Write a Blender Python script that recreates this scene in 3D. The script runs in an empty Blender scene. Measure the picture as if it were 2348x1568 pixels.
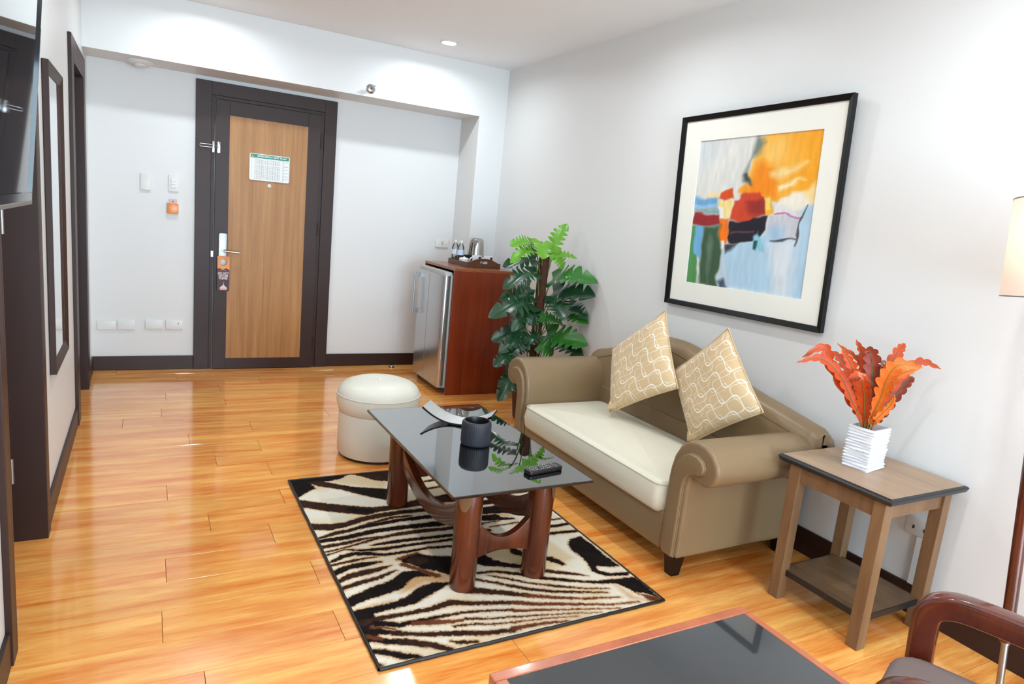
import bpy, bmesh, math, random
import numpy as np
from mathutils import Vector, Matrix, Quaternion

random.seed(11)
rng = np.random.RandomState(5)
scene = bpy.context.scene
COL = scene.collection

# ------------------------------------------------------------------ camera
CAM_LOC = Vector((-0.4696, -5.8076, 1.4273))
CAM_R = Vector((0.87766, -0.46961, 0.09577))
CAM_U = Vector((0.00218, 0.20373, 0.97902))
CAM_F = Vector((0.47928, 0.85904, -0.17983))
cam_data = bpy.data.cameras.new('camera')
cam_data.sensor_fit = 'HORIZONTAL'
cam_data.sensor_width = 36.0
cam_data.lens = 36.0 * 1537.4 / 2348.0
cam_data.clip_start = 0.02
cam = bpy.data.objects.new('camera', cam_data)
COL.objects.link(cam)
_r = CAM_R.normalized(); _f = CAM_F.normalized(); _u = _r.cross(_f).normalized()
cam.matrix_world = Matrix(((_r.x, _u.x, -_f.x, CAM_LOC.x), (_r.y, _u.y, -_f.y, CAM_LOC.y),
                           (_r.z, _u.z, -_f.z, CAM_LOC.z), (0, 0, 0, 1)))
scene.camera = cam

# ------------------------------------------------------------------ world, exposure
world = bpy.data.worlds.new('world'); scene.world = world
world.use_nodes = True
world.node_tree.nodes['Background'].inputs[0].default_value = (0.62, 0.74, 1.0, 1)
world.node_tree.nodes['Background'].inputs[1].default_value = 1.0
vs = scene.view_settings
vs.view_transform = 'Standard'; vs.look = 'None'; vs.gamma = 1.0; vs.use_curve_mapping = False
vs.exposure = 0.35

# room numbers (metres): x to the right along the entry wall, y towards it, z up
XL, XR, YB, YR, ZC = -0.83, 2.28, 0.0, -9.6, 2.67
BEAM_Y, BEAM_Z, PILLAR_X = -0.3785, 2.256, 2.03
DOWN_W = 7.2        # watts of each ceiling downlight
LAMP_W = 1.0        # watts of the floor lamp bulb
WINDOW_W = 300.0      # daylight through the rear window
DOWNLIGHTS = [(x, y) for y in (-0.84, -2.75, -4.65, -6.55, -8.45) for x in (1.52, -0.1)]

def area_light(name, loc, rot, sx, sy, watts, col):
    l = bpy.data.lights.new(name, 'AREA'); l.shape = 'RECTANGLE'; l.size = sx; l.size_y = sy
    l.energy = watts; l.color = col
    o = bpy.data.objects.new(name, l); COL.objects.link(o); o.location = loc; o.rotation_euler = rot
    return o
# daylight entering through the window in the wall behind the camera
area_light('window_daylight', (0.75, YR - 0.16, 1.3), (math.radians(118), 0, 0), 2.6, 2.3, WINDOW_W, (0.64, 0.84, 1.0))

# ------------------------------------------------------------------ helpers
def lin(c):
    c = c / 255.0
    return c / 12.92 if c <= 0.04045 else ((c + 0.055) / 1.055) ** 2.4
def rgb(r, g, b): return (lin(r), lin(g), lin(b), 1.0)

def new_mat(name):
    m = bpy.data.materials.new(name); m.use_nodes = True
    nt = m.node_tree
    return m, nt, nt.nodes['Principled BSDF']
def node(nt, t, **kw):
    n = nt.nodes.new(t)
    for k, v in kw.items(): setattr(n, k, v)
    return n
def mix_col(nt, fac, a, b):
    n = node(nt, 'ShaderNodeMix', data_type='RGBA')
    for sock, val in ((n.inputs[0], fac), (n.inputs[6], a), (n.inputs[7], b)):
        if hasattr(val, 'is_linked') or hasattr(val, 'links'): nt.links.new(val, sock)
        else: sock.default_value = val
    return n.outputs[2]
def math_n(nt, op, a, b=None, c=None):
    n = node(nt, 'ShaderNodeMath', operation=op)
    for i, v in enumerate((a, b, c)):
        if v is None: continue
        if hasattr(v, 'links'): nt.links.new(v, n.inputs[i])
        else: n.inputs[i].default_value = v
    return n.outputs[0]
def add_bump(nt, bsdf, height, strength, dist=0.002):
    b = node(nt, 'ShaderNodeBump'); b.inputs['Strength'].default_value = strength
    b.inputs['Distance'].default_value = dist
    nt.links.new(height, b.inputs['Height']); nt.links.new(b.outputs[0], bsdf.inputs['Normal'])

def plain(name, col, rough=0.5, metal=0.0, spec=0.5, var=0.06, nscale=8.0, bump=0.0, bscale=120.0, coat=0.0,
          trans=0.0, sub=0.0):
    """one colour with a faint procedural variation and optional fine relief"""
    m, nt, b = new_mat(name)
    tc = node(nt, 'ShaderNodeTexCoord')
    n = node(nt, 'ShaderNodeTexNoise'); n.inputs['Scale'].default_value = nscale
    nt.links.new(tc.outputs['Object'], n.inputs['Vector'])
    dark = tuple(c * (1 - var) for c in col[:3]) + (1,)
    lite = tuple(min(1, c * (1 + var)) for c in col[:3]) + (1,)
    nt.links.new(mix_col(nt, n.outputs['Fac'], dark, lite), b.inputs['Base Color'])
    b.inputs['Roughness'].default_value = rough; b.inputs['Metallic'].default_value = metal
    b.inputs['Specular IOR Level'].default_value = spec
    b.inputs['Coat Weight'].default_value = coat; b.inputs['Coat Roughness'].default_value = 0.1
    b.inputs['Transmission Weight'].default_value = trans
    if sub: b.inputs['Subsurface Weight'].default_value = sub
    if bump:
        n2 = node(nt, 'ShaderNodeTexNoise'); n2.inputs['Scale'].default_value = bscale
        n2.inputs['Detail'].default_value = 4
        nt.links.new(tc.outputs['Object'], n2.inputs['Vector'])
        add_bump(nt, b, n2.outputs['Fac'], bump)
    return m

def wood(name, c_dark, c_light, stretch=(1, 1, 1), scale=6.0, rough=0.35, spec=0.5, coat=0.0, contrast=(0.3, 0.7),
         rand=False, bump=0.05):
    """wood grain: noise stretched along one axis, in object space"""
    m, nt, b = new_mat(name)
    tc = node(nt, 'ShaderNodeTexCoord')
    vec = tc.outputs['Object']
    mp = node(nt, 'ShaderNodeMapping'); mp.inputs['Scale'].default_value = stretch
    nt.links.new(vec, mp.inputs['Vector'])
    if rand:
        oi = node(nt, 'ShaderNodeObjectInfo')
        add = node(nt, 'ShaderNodeVectorMath', operation='ADD')
        sc = math_n(nt, 'MULTIPLY', oi.outputs['Random'], 37.0)
        nt.links.new(mp.outputs[0], add.inputs[0]); nt.links.new(sc, add.inputs[1])
        vec = add.outputs[0]
    else: vec = mp.outputs[0]
    n = node(nt, 'ShaderNodeTexNoise'); n.inputs['Scale'].default_value = scale
    n.inputs['Detail'].default_value = 5; n.inputs['Roughness'].default_value = 0.55; n.inputs['Distortion'].default_value = 0.35
    nt.links.new(vec, n.inputs['Vector'])
    fine = node(nt, 'ShaderNodeTexNoise'); fine.inputs['Scale'].default_value = scale * 7
    fine.inputs['Detail'].default_value = 3
    nt.links.new(vec, fine.inputs['Vector'])
    f = math_n(nt, 'ADD', math_n(nt, 'MULTIPLY', n.outputs['Fac'], 0.78), math_n(nt, 'MULTIPLY', fine.outputs['Fac'], 0.22))
    mr = node(nt, 'ShaderNodeMapRange'); mr.inputs[1].default_value = contrast[0]; mr.inputs[2].default_value = contrast[1]
    nt.links.new(f, mr.inputs[0])
    colr = mix_col(nt, mr.outputs[0], c_dark, c_light)
    if rand:
        hsv = node(nt, 'ShaderNodeHueSaturation')
        nt.links.new(colr, hsv.inputs['Color'])
        nt.links.new(math_n(nt, 'ADD', 0.93, math_n(nt, 'MULTIPLY', oi.outputs['Random'], 0.13)), hsv.inputs['Value'])
        colr = hsv.outputs[0]
    nt.links.new(colr, b.inputs['Base Color'])
    b.inputs['Roughness'].default_value = rough; b.inputs['Specular IOR Level'].default_value = spec
    b.inputs['Coat Weight'].default_value = coat; b.inputs['Coat Roughness'].default_value = 0.08
    if bump: add_bump(nt, b, f, bump, 0.001)
    return m

M = {}
M['wall'] = plain('wall_paint', (0.76, 0.76, 0.75, 1), 0.42, spec=0.35, var=0.012, nscale=1.5, bump=0.06, bscale=35)
M['ceiling'] = plain('ceiling_paint', (0.91, 0.93, 0.95, 1), 0.7, spec=0.2, var=0.01, nscale=1.2)
M['plank'] = wood('laminate_plank', rgb(222, 118, 42), rgb(255, 192, 104), (0.75, 7.5, 1), 2.2, 0.16, 0.5, 0.7, (0.34, 0.66), True, 0.02)
M['underlay'] = plain('dark_underlay', rgb(70, 40, 20), 0.8)
M['brown'] = plain('dark_brown_paint', rgb(54, 34, 28), 0.4, spec=0.28, var=0.12, nscale=5, bump=0.04, bscale=60)
M['oak'] = wood('door_veneer', rgb(150, 100, 52), rgb(190, 140, 84), (9, 9, 0.35), 3.0, 0.42, 0.4, 0, (0.3, 0.72), False, 0.02)
M['mahogany'] = wood('mahogany_panel', rgb(100, 34, 12), rgb(144, 58, 22), (7, 7, 0.35), 3.0, 0.3, 0.45, 0.15, (0.3, 0.72), False, 0.02)
M['mahogany_top'] = wood('mahogany_top', rgb(120, 62, 30), rgb(160, 92, 52), (7, 0.5, 7), 3.0, 0.3, 0.5, 0.2)
M['walnut'] = wood('reddish_brown_wood', rgb(60, 22, 8), rgb(110, 46, 18), (6, 6, 0.5), 3.0, 0.25, 0.5, 0.25)
M['redwood'] = wood('polished_red_wood', rgb(64, 20, 7), rgb(102, 36, 15), (1.2, 6, 1.2), 3.0, 0.24, 0.5, 0.6)
M['tray_wood'] = wood('tray_wood', rgb(70, 38, 18), rgb(104, 60, 30), (1, 6, 6), 4.0, 0.4)
M['taupe_wood'] = wood('taupe_stained_wood', rgb(112, 82, 56), rgb(140, 106, 74), (6, 6, 0.8), 3.0, 0.4, 0.4)
M['taupe_top'] = wood('taupe_laminate_top', rgb(146, 116, 88), rgb(172, 142, 112), (5, 0.6, 5), 3.0, 0.3, 0.5)
M['taupe_shelf'] = wood('worn_taupe_shelf', rgb(86, 62, 40), rgb(128, 98, 68), (3, 0.8, 3), 4.0, 0.4)
M['black_edge'] = plain('black_edge_paint', rgb(26, 30, 34), 0.35, var=0.2, nscale=40)
M['leather'] = plain('taupe_leather', rgb(134, 111, 81), 0.36, spec=0.45, var=0.04, bump=0.12, bscale=260)
M['cream'] = plain('cream_leather', rgb(222, 216, 196), 0.36, spec=0.45, var=0.03, bump=0.08, bscale=220)
M['ottoman'] = plain('ivory_leather', rgb(224, 220, 206), 0.38, spec=0.45, var=0.03, bump=0.08, bscale=220)
M['black'] = plain('black_plastic', rgb(14, 14, 16), 0.35)
M['black_gloss'] = plain('black_gloss', rgb(8, 8, 10), 0.06, spec=0.6)
M['black_wood'] = plain('black_lacquer', rgb(9, 9, 10), 0.3, spec=0.3)
M['steel'] = plain('brushed_steel', (0.34, 0.34, 0.345, 1), 0.38, 1.0, var=0.05, nscale=30)
M['kettle_steel'] = plain('kettle_steel', (0.5, 0.48, 0.44, 1), 0.16, 1.0, var=0.03)
M['chrome'] = plain('chrome', (0.5, 0.5, 0.52, 1), 0.16, 1.0, var=0.02)
M['fridge'] = plain('silver_fridge_skin', (0.50, 0.50, 0.51, 1), 0.24, 0.85, var=0.03, nscale=3)
M['grey_plastic'] = plain('grey_plastic', rgb(176, 178, 172), 0.4)
M['white_plastic'] = plain('white_plastic', rgb(226, 226, 222), 0.35, var=0.02)
M['white_ceramic'] = plain('white_ceramic', rgb(236, 236, 236), 0.15, var=0.01)
M['white_paper'] = plain('white_print_board', rgb(232, 234, 232), 0.5, var=0.02)
M['teal'] = plain('teal_print', rgb(30, 140, 122), 0.5)
M['ink'] = plain('grey_ink', rgb(120, 124, 126), 0.6)
M['ink_dark'] = plain('dark_ink', rgb(40, 40, 44), 0.6)
M['orange_print'] = plain('orange_print', rgb(232, 150, 78), 0.45, var=0.18, nscale=60)
M['maroon_print'] = plain('maroon_print', rgb(88, 22, 16), 0.45, var=0.3, nscale=50)
M['plum_print'] = plain('plum_print', rgb(52, 14, 22), 0.45, var=0.3, nscale=50)
M['pink_print'] = plain('pale_pink_print', rgb(244, 200, 180), 0.5)
M['amber'] = plain('amber_plastic', rgb(226, 128, 18), 0.25)
M['pale_card'] = plain('pale_card', rgb(214, 178, 170), 0.4)
M['mirror'] = plain('mirror_glass', (0.92, 0.93, 0.93, 1), 0.01, 1.0, var=0.0)
M['mat_board'] = plain('cream_mat_board', rgb(240, 238, 228), 0.7, var=0.01)
M['screen'] = plain('tv_screen', rgb(6, 6, 8), 0.03, spec=0.9)
M['dark_glass'] = plain('black_table_glass', rgb(52, 54, 56), 0.03, spec=0.9, var=0.0)
M['charcoal'] = plain('charcoal_matte_ceramic', rgb(38, 42, 50), 0.5, var=0.1)
M['grey_fabric'] = plain('grey_brown_fabric', rgb(112, 96, 92), 0.75, var=0.08, bump=0.25, bscale=400)
M['coir'] = plain('brown_coir', rgb(78, 40, 24), 0.9, var=0.35, nscale=60, bump=0.8, bscale=150)
M['stem'] = plain('green_stem', rgb(96, 120, 56), 0.5)
M['leaf_dark'] = plain('dark_green_leaf', rgb(28, 66, 38), 0.3, spec=0.5, var=0.3, nscale=14, bump=0.1, bscale=30)
M['leaf_mid'] = plain('mid_green_leaf', rgb(44, 110, 34), 0.32, spec=0.5, var=0.25, nscale=14, bump=0.1, bscale=30)
M['leaf_lit'] = plain('downlit_green_leaf', rgb(98, 156, 34), 0.35, spec=0.5, var=0.2, nscale=14, bump=0.1, bscale=30)  # top leaves: downlight shining on and through them, painted in as paler green
M['orange_leaf'] = plain('burnt_orange_leaf', rgb(188, 64, 8), 0.55, var=0.28, nscale=18)
M['rust_leaf'] = plain('rust_leaf', rgb(128, 40, 16), 0.55, var=0.3, nscale=18)
M['pink_leaf'] = plain('salmon_leaf_back', rgb(210, 132, 106), 0.6, var=0.12, nscale=18)
M['vase'] = plain('white_glazed_ceramic', rgb(218, 219, 224), 0.22, var=0.01)
M['silver_foil'] = plain('hammered_silver', (0.86, 0.87, 0.88, 1), 0.42, 1.0, var=0.08, nscale=60, bump=0.5, bscale=140)
M['clay'] = plain('terracotta_pot', rgb(72, 44, 34), 0.7)

def clear_mat(name, col, alpha_mix, rough=0.02):
    """thin clear sheet: mostly see-through with a mirror-like sheen that follows Fresnel"""
    m, nt, b = new_mat(name)
    out = nt.nodes['Material Output']; nt.nodes.remove(b)
    tr = node(nt, 'ShaderNodeBsdfTransparent'); tr.inputs[0].default_value = col
    gl = node(nt, 'ShaderNodeBsdfGlossy'); gl.inputs['Roughness'].default_value = rough
    fr = node(nt, 'ShaderNodeFresnel'); fr.inputs['IOR'].default_value = 1.5
    mx = node(nt, 'ShaderNodeMixShader')
    nt.links.new(math_n(nt, 'MULTIPLY', fr.outputs[0], alpha_mix), mx.inputs[0])
    nt.links.new(tr.outputs[0], mx.inputs[1]); nt.links.new(gl.outputs[0], mx.inputs[2])
    nt.links.new(mx.outputs[0], out.inputs[0])
    return m
M['smoked_glass'] = clear_mat('smoked_glass', (0.05, 0.055, 0.052, 1), 3.2)
M['bottle'] = clear_mat('clear_bottle', (0.93, 0.95, 0.97, 1), 2.2, 0.06)
M['pane'] = clear_mat('window_pane', (0.95, 0.97, 0.97, 1), 1.0)

def emit(name, col, s):
    m, nt, b = new_mat(name)
    b.inputs['Base Color'].default_value = col
    b.inputs['Emission Color'].default_value = col; b.inputs['Emission Strength'].default_value = s
    return m
M['lamp_glow'] = emit('downlight_glow', (1, 0.98, 0.95, 1), 25.0)
M['bulb'] = emit('bulb_glow', (1, 0.86, 0.66, 1), 6.0)
def shade_mat():
    m, nt, b = new_mat('fabric_shade')
    out = nt.nodes['Material Output']
    tl = node(nt, 'ShaderNodeBsdfTranslucent'); tl.inputs[0].default_value = rgb(238, 214, 196)
    b.inputs['Base Color'].default_value = rgb(232, 218, 208); b.inputs['Roughness'].default_value = 0.9
    mx = node(nt, 'ShaderNodeMixShader'); mx.inputs[0].default_value = 0.3
    nt.links.new(b.outputs[0], mx.inputs[1]); nt.links.new(tl.outputs[0], mx.inputs[2]); nt.links.new(mx.outputs[0], out.inputs[0])
    return m
M['shade'] = shade_mat()

def attr_mat(name, rough, bump=0.0, bscale=300.0, spec=0.3, mottled=0.0):
    m, nt, b = new_mat(name)
    a = node(nt, 'ShaderNodeVertexColor'); a.layer_name = 'Col'
    colr = a.outputs[0]
    tc = node(nt, 'ShaderNodeTexCoord')
    n = node(nt, 'ShaderNodeTexNoise'); n.inputs['Scale'].default_value = bscale; n.inputs['Detail'].default_value = 3
    nt.links.new(tc.outputs['Object'], n.inputs['Vector'])
    if mottled:
        hsv = node(nt, 'ShaderNodeHueSaturation'); nt.links.new(colr, hsv.inputs['Color'])
        nt.links.new(math_n(nt, 'ADD', 1 - mottled / 2, math_n(nt, 'MULTIPLY', n.outputs['Fac'], mottled)), hsv.inputs['Value'])
        colr = hsv.outputs[0]
    nt.links.new(colr, b.inputs['Base Color'])
    b.inputs['Roughness'].default_value = rough; b.inputs['Specular IOR Level'].default_value = spec
    if bump: add_bump(nt, b, n.outputs['Fac'], bump, 0.004)
    return m
M['rug'] = attr_mat('woven_rug_print', 0.95, 0.8, 260.0, 0.1, 0.35)
M['print'] = attr_mat('painted_print', 0.35, 0.05, 90.0, 0.4)

def cushion_mat():
    """beige cloth with looping pale lines drawn from UV coordinates"""
    m, nt, b = new_mat('looped_beige_cloth')
    uv = node(nt, 'ShaderNodeTexCoord')
    mp = node(nt, 'ShaderNodeMapping'); mp.inputs['Rotation'].default_value = (0, 0, math.radians(38))
    nt.links.new(uv.outputs['UV'], mp.inputs['Vector'])
    sp = node(nt, 'ShaderNodeSeparateXYZ'); nt.links.new(mp.outputs[0], sp.inputs[0])
    u, v = sp.outputs[0], sp.outputs[1]
    def lines(a, b_, freq, amp, count, phase, off, width):
        s = math_n(nt, 'SINE', math_n(nt, 'ADD', math_n(nt, 'MULTIPLY', a, 6.2832 * freq), phase))
        t = math_n(nt, 'ADD', math_n(nt, 'MULTIPLY', b_, count), math_n(nt, 'ADD', math_n(nt, 'MULTIPLY', s, amp), off))
        fr = math_n(nt, 'FRACT', t)
        d = math_n(nt, 'ABSOLUTE', math_n(nt, 'SUBTRACT', fr, 0.5))
        mr = node(nt, 'ShaderNodeMapRange'); mr.inputs[1].default_value = width; mr.inputs[2].default_value = width * 0.5
        nt.links.new(d, mr.inputs[0]); return mr.outputs[0]
    l1 = lines(u, v, 3.4, 0.36, 5.4, 0.0, 0.0, 0.046)
    l2 = lines(v, u, 2.8, 0.40, 4.4, 0.6, 0.2, 0.036)
    l3 = lines(v, u, 2.8, 0.40, 4.4, 3.74, 0.2, 0.036)
    l4 = lines(u, v, 3.4, 0.36, 5.4, 3.14, 0.5, 0.036)
    base = mix_col(nt, math_n(nt, 'MULTIPLY', l4, 0.8), rgb(206, 176, 134), rgb(232, 216, 188))
    base = mix_col(nt, math_n(nt, 'MULTIPLY', l3, 0.45), base, rgb(232, 220, 196))
    base = mix_col(nt, math_n(nt, 'MULTIPLY', l2, 0.7), base, rgb(236, 226, 206))
    base = mix_col(nt, l1, base, rgb(244, 238, 222))
    nt.links.new(base, b.inputs['Base Color']); b.inputs['Roughness'].default_value = 0.7
    b.inputs['Sheen Weight'].default_value = 0.2
    n2 = node(nt, 'ShaderNodeTexNoise'); n2.inputs['Scale'].default_value = 18; nt.links.new(uv.outputs['UV'], n2.inputs['Vector'])
    add_bump(nt, b, n2.outputs['Fac'], 0.15, 0.01)
    return m
M['cushion'] = cushion_mat()
M['cushion_edge'] = plain('beige_welt', rgb(204, 176, 136), 0.75)

# ---- things, parts and mesh building
INV = {}
def tag(o, label=None, cat=None, group=None, kind=None):
    if label: o['label'] = label
    if cat: o['category'] = cat
    if group: o['group'] = group
    if kind: o['kind'] = kind
    return o
def thing(name, label, cat, loc=(0, 0, 0), rot=(0, 0, 0), group=None, kind=None):
    o = bpy.data.objects.new(name, None); COL.objects.link(o)
    o.empty_display_size = 0.1
    o.location = loc; o.rotation_euler = rot
    INV[o] = (Matrix.Translation(Vector(loc)) @ Matrix.Rotation(rot[2], 4, 'Z') @ Matrix.Rotation(rot[1], 4, 'Y')
              @ Matrix.Rotation(rot[0], 4, 'X')).inverted()
    return tag(o, label, cat, group, kind)

class MB:
    """collects shapes for one mesh"""
    def __init__(s): s.v = []; s.f = []; s.mi = []; s.uv = None; s.slot = 0
    def add(s, vs, fs):
        k = len(s.v); s.v += [tuple(p) for p in vs]
        for f in fs: s.f.append(tuple(i + k for i in f)); s.mi.append(s.slot)
        return s
    def box(s, x0, x1, y0, y1, z0, z1):
        if x0 > x1: x0, x1 = x1, x0
        if y0 > y1: y0, y1 = y1, y0
        if z0 > z1: z0, z1 = z1, z0
        return s.add([(x0, y0, z0), (x1, y0, z0), (x1, y1, z0), (x0, y1, z0), (x0, y0, z1), (x1, y0, z1), (x1, y1, z1), (x0, y1, z1)],
                     [(3, 2, 1, 0), (4, 5, 6, 7), (0, 1, 5, 4), (1, 2, 6, 5), (2, 3, 7, 6), (3, 0, 4, 7)])
    def loft(s, rings, closed=True, cap0=True, cap1=True):
        n = len(rings[0]); vs = [p for r in rings for p in r]; fs = []
        for i in range(len(rings) - 1):
            for j in range(n if closed else n - 1):
                a = i * n + j; b = i * n + (j + 1) % n
                fs.append((a, b, b + n, a + n))
        if cap0: fs.append(tuple(range(n - 1, -1, -1)))
        if cap1: fs.append(tuple(range((len(rings) - 1) * n, len(rings) * n)))
        return s.add(vs, fs)
    def lathe(s, prof, n=32, c=(0, 0, 0), cap0=True, cap1=True, mod=None):
        rings = []
        for r, z in prof:
            ring = []
            for j in range(n):
                a = 2 * math.pi * j / n
                rr = r * (mod(a, z) if mod else 1.0)
                ring.append((c[0] + rr * math.cos(a), c[1] + rr * math.sin(a), c[2] + z))
            rings.append(ring)
        return s.loft(rings, True, cap0, cap1)
    def tube(s, path, r, n=8, caps=True):
        P = [Vector(p) for p in path]; rings = []
        rr = r if isinstance(r, (list, tuple)) else [r] * len(P)
        up = Vector((0, 0, 1)); prev = None
        for i, p in enumerate(P):
            t = (P[min(i + 1, len(P) - 1)] - P[max(i - 1, 0)]).normalized()
            if prev is None:
                ref = up if abs(t.z) < 0.9 else Vector((1, 0, 0))
                a = t.cross(ref).normalized()
            else:
                a = (prev - t * prev.dot(t)).normalized()
            prev = a; b = t.cross(a)
            rings.append([tuple(p + (a * math.cos(2 * math.pi * j / n) + b * math.sin(2 * math.pi * j / n)) * rr[i]) for j in range(n)])
        return s.loft(rings, True, caps, caps)
    def prism(s, poly, axis, a0, a1):
        """extrude a 2D polygon along an axis; polygon holds the two other coordinates in xyz order"""
        def P(q, a):
            if axis == 'x': return (a, q[0], q[1])
            if axis == 'y': return (q[0], a, q[1])
            return (q[0], q[1], a)
        return s.loft([[P(q, a0) for q in poly], [P(q, a1) for q in poly]])
    def xform(s, m):
        s.v = [tuple(m @ Vector(p)) for p in s.v]; return s
    def build(s, name, mat, parent=None, world=True, smooth=None, bevel=0.0, seg=2, blimit=0.6):
        me = bpy.data.meshes.new(name)
        vs = s.v
        root = parent
        while root is not None and root not in INV: root = root.parent
        if root is not None and world:
            vs = [tuple(INV[root] @ Vector(p)) for p in vs]
        me.from_pydata(vs, [], s.f); me.update()
        mats = mat if isinstance(mat, (list, tuple)) else [mat]
        for m in mats: me.materials.append(M[m])
        if len(mats) > 1: me.polygons.foreach_set('material_index', s.mi)
        bm = bmesh.new(); bm.from_mesh(me)
        bmesh.ops.recalc_face_normals(bm, faces=bm.faces)
        if bevel:
            ed = [e for e in bm.edges if len(e.link_faces) == 2 and e.calc_face_angle(0) > blimit]
            bmesh.ops.bevel(bm, geom=ed, offset=bevel, segments=seg, profile=0.6, affect='EDGES', clamp_overlap=True)
        bm.to_mesh(me); bm.free()
        if smooth is not None:
            me.polygons.foreach_set('use_smooth', [True] * len(me.polygons))
            me.set_sharp_from_angle(angle=math.radians(smooth))
        o = bpy.data.objects.new(name, me); COL.objects.link(o)
        if parent is not None: o.parent = parent
        return o

def rrect(x0, x1, y0, y1, r, n=4):
    r = min(r, (x1 - x0) / 2 - 1e-5, (y1 - y0) / 2 - 1e-5); out = []
    for cx, cy, a0 in ((x1 - r, y1 - r, 0), (x0 + r, y1 - r, 90), (x0 + r, y0 + r, 180), (x1 - r, y0 + r, 270)):
        for k in range(n + 1):
            a = math.radians(a0 + 90 * k / n); out.append((cx + r * math.cos(a), cy + r * math.sin(a)))
    return out
def soft_block(mb, x0, x1, y0, y1, z0, z1, corner, edge, crown=0.0, n=4, belly=0.0):
    """upholstered block: rounded plan, rounded edges, crowned top"""
    rings = []
    def ring(ins, z, scale=1.0):
        if scale == 1.0:
            return [(x, y, z) for x, y in rrect(x0 + ins, x1 - ins, y0 + ins, y1 - ins, max(corner - ins, 0.004), 5)]
        cx, cy = (x0 + x1) / 2, (y0 + y1) / 2
        return [(cx + (x - cx) * scale, cy + (y - cy) * scale, z) for x, y in rrect(x0 + edge, x1 - edge, y0 + edge, y1 - edge, max(corner - edge, 0.004), 5)]
    for k in range(n + 1):
        a = math.pi / 2 * k / n; rings.append(ring(edge * (1 - math.sin(a)), z0 + edge * (1 - math.cos(a))))
    if belly: rings.append(ring(-belly, (z0 + z1) / 2))
    for k in range(n + 1):
        a = math.pi / 2 * k / n; rings.append(ring(edge * (1 - math.cos(a)), z1 - edge + edge * math.sin(a)))
    if crown:
        cx, cy, hx, hy = (x0 + x1) / 2, (y0 + y1) / 2, (x1 - x0) / 2 - edge, (y1 - y0) / 2 - edge
        for sc in (0.93, 0.85, 0.75, 0.62, 0.48, 0.33, 0.18, 0.05):
            rings.append([(x, y, z1 + crown * (1 - min(1, abs((x - cx) / hx)) ** 2.2) * (1 - min(1, abs((y - cy) / hy)) ** 3)) for x, y, z in ring(0, z1, sc)])
    mb.loft(rings)
    return mb
def spline(pts, n):
    """Catmull-Rom through points"""
    P = [Vector(p) for p in pts]; out = []
    P = [P[0] * 2 - P[1]] + P + [P[-1] * 2 - P[-2]]
    segs = len(P) - 3
    for i in range(n):
        t = i / (n - 1) * segs; k = min(int(t), segs - 1); t -= k
        a, b, c, d = P[k:k + 4]
        out.append(0.5 * ((2 * b) + (c - a) * t + (2 * a - 5 * b + 4 * c - d) * t * t + (3 * b - a - 3 * c + d) * t ** 3))
    return out
def text_mesh(name, body, size, mat, parent, loc, rot, offset=0.0, align='CENTER', xscale=1.0, spacing=1.0):
    cu = bpy.data.curves.new(name, 'FONT'); cu.body = body; cu.size = size; cu.align_x = align; cu.align_y = 'CENTER'
    cu.extrude = 0.0003; cu.offset = offset; cu.resolution_u = 3; cu.space_character = spacing
    tmp = bpy.data.objects.new(name + '_tmp', cu); COL.objects.link(tmp)
    bpy.context.view_layer.update()
    me = bpy.data.meshes.new_from_object(tmp)
    bpy.data.objects.remove(tmp); me.name = name
    mtx = Matrix.Translation(Vector(loc)) @ Matrix.Rotation(rot[2], 4, 'Z') @ Matrix.Rotation(rot[0], 4, 'X') @ Matrix.Diagonal((xscale, 1, 1, 1))
    root = parent
    while root is not None and root not in INV: root = root.parent
    me.transform(INV[root] @ mtx)
    me.materials.clear(); me.materials.append(M[mat])
    o = bpy.data.objects.new(name, me); COL.objects.link(o); o.parent = parent
    return o

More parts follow.
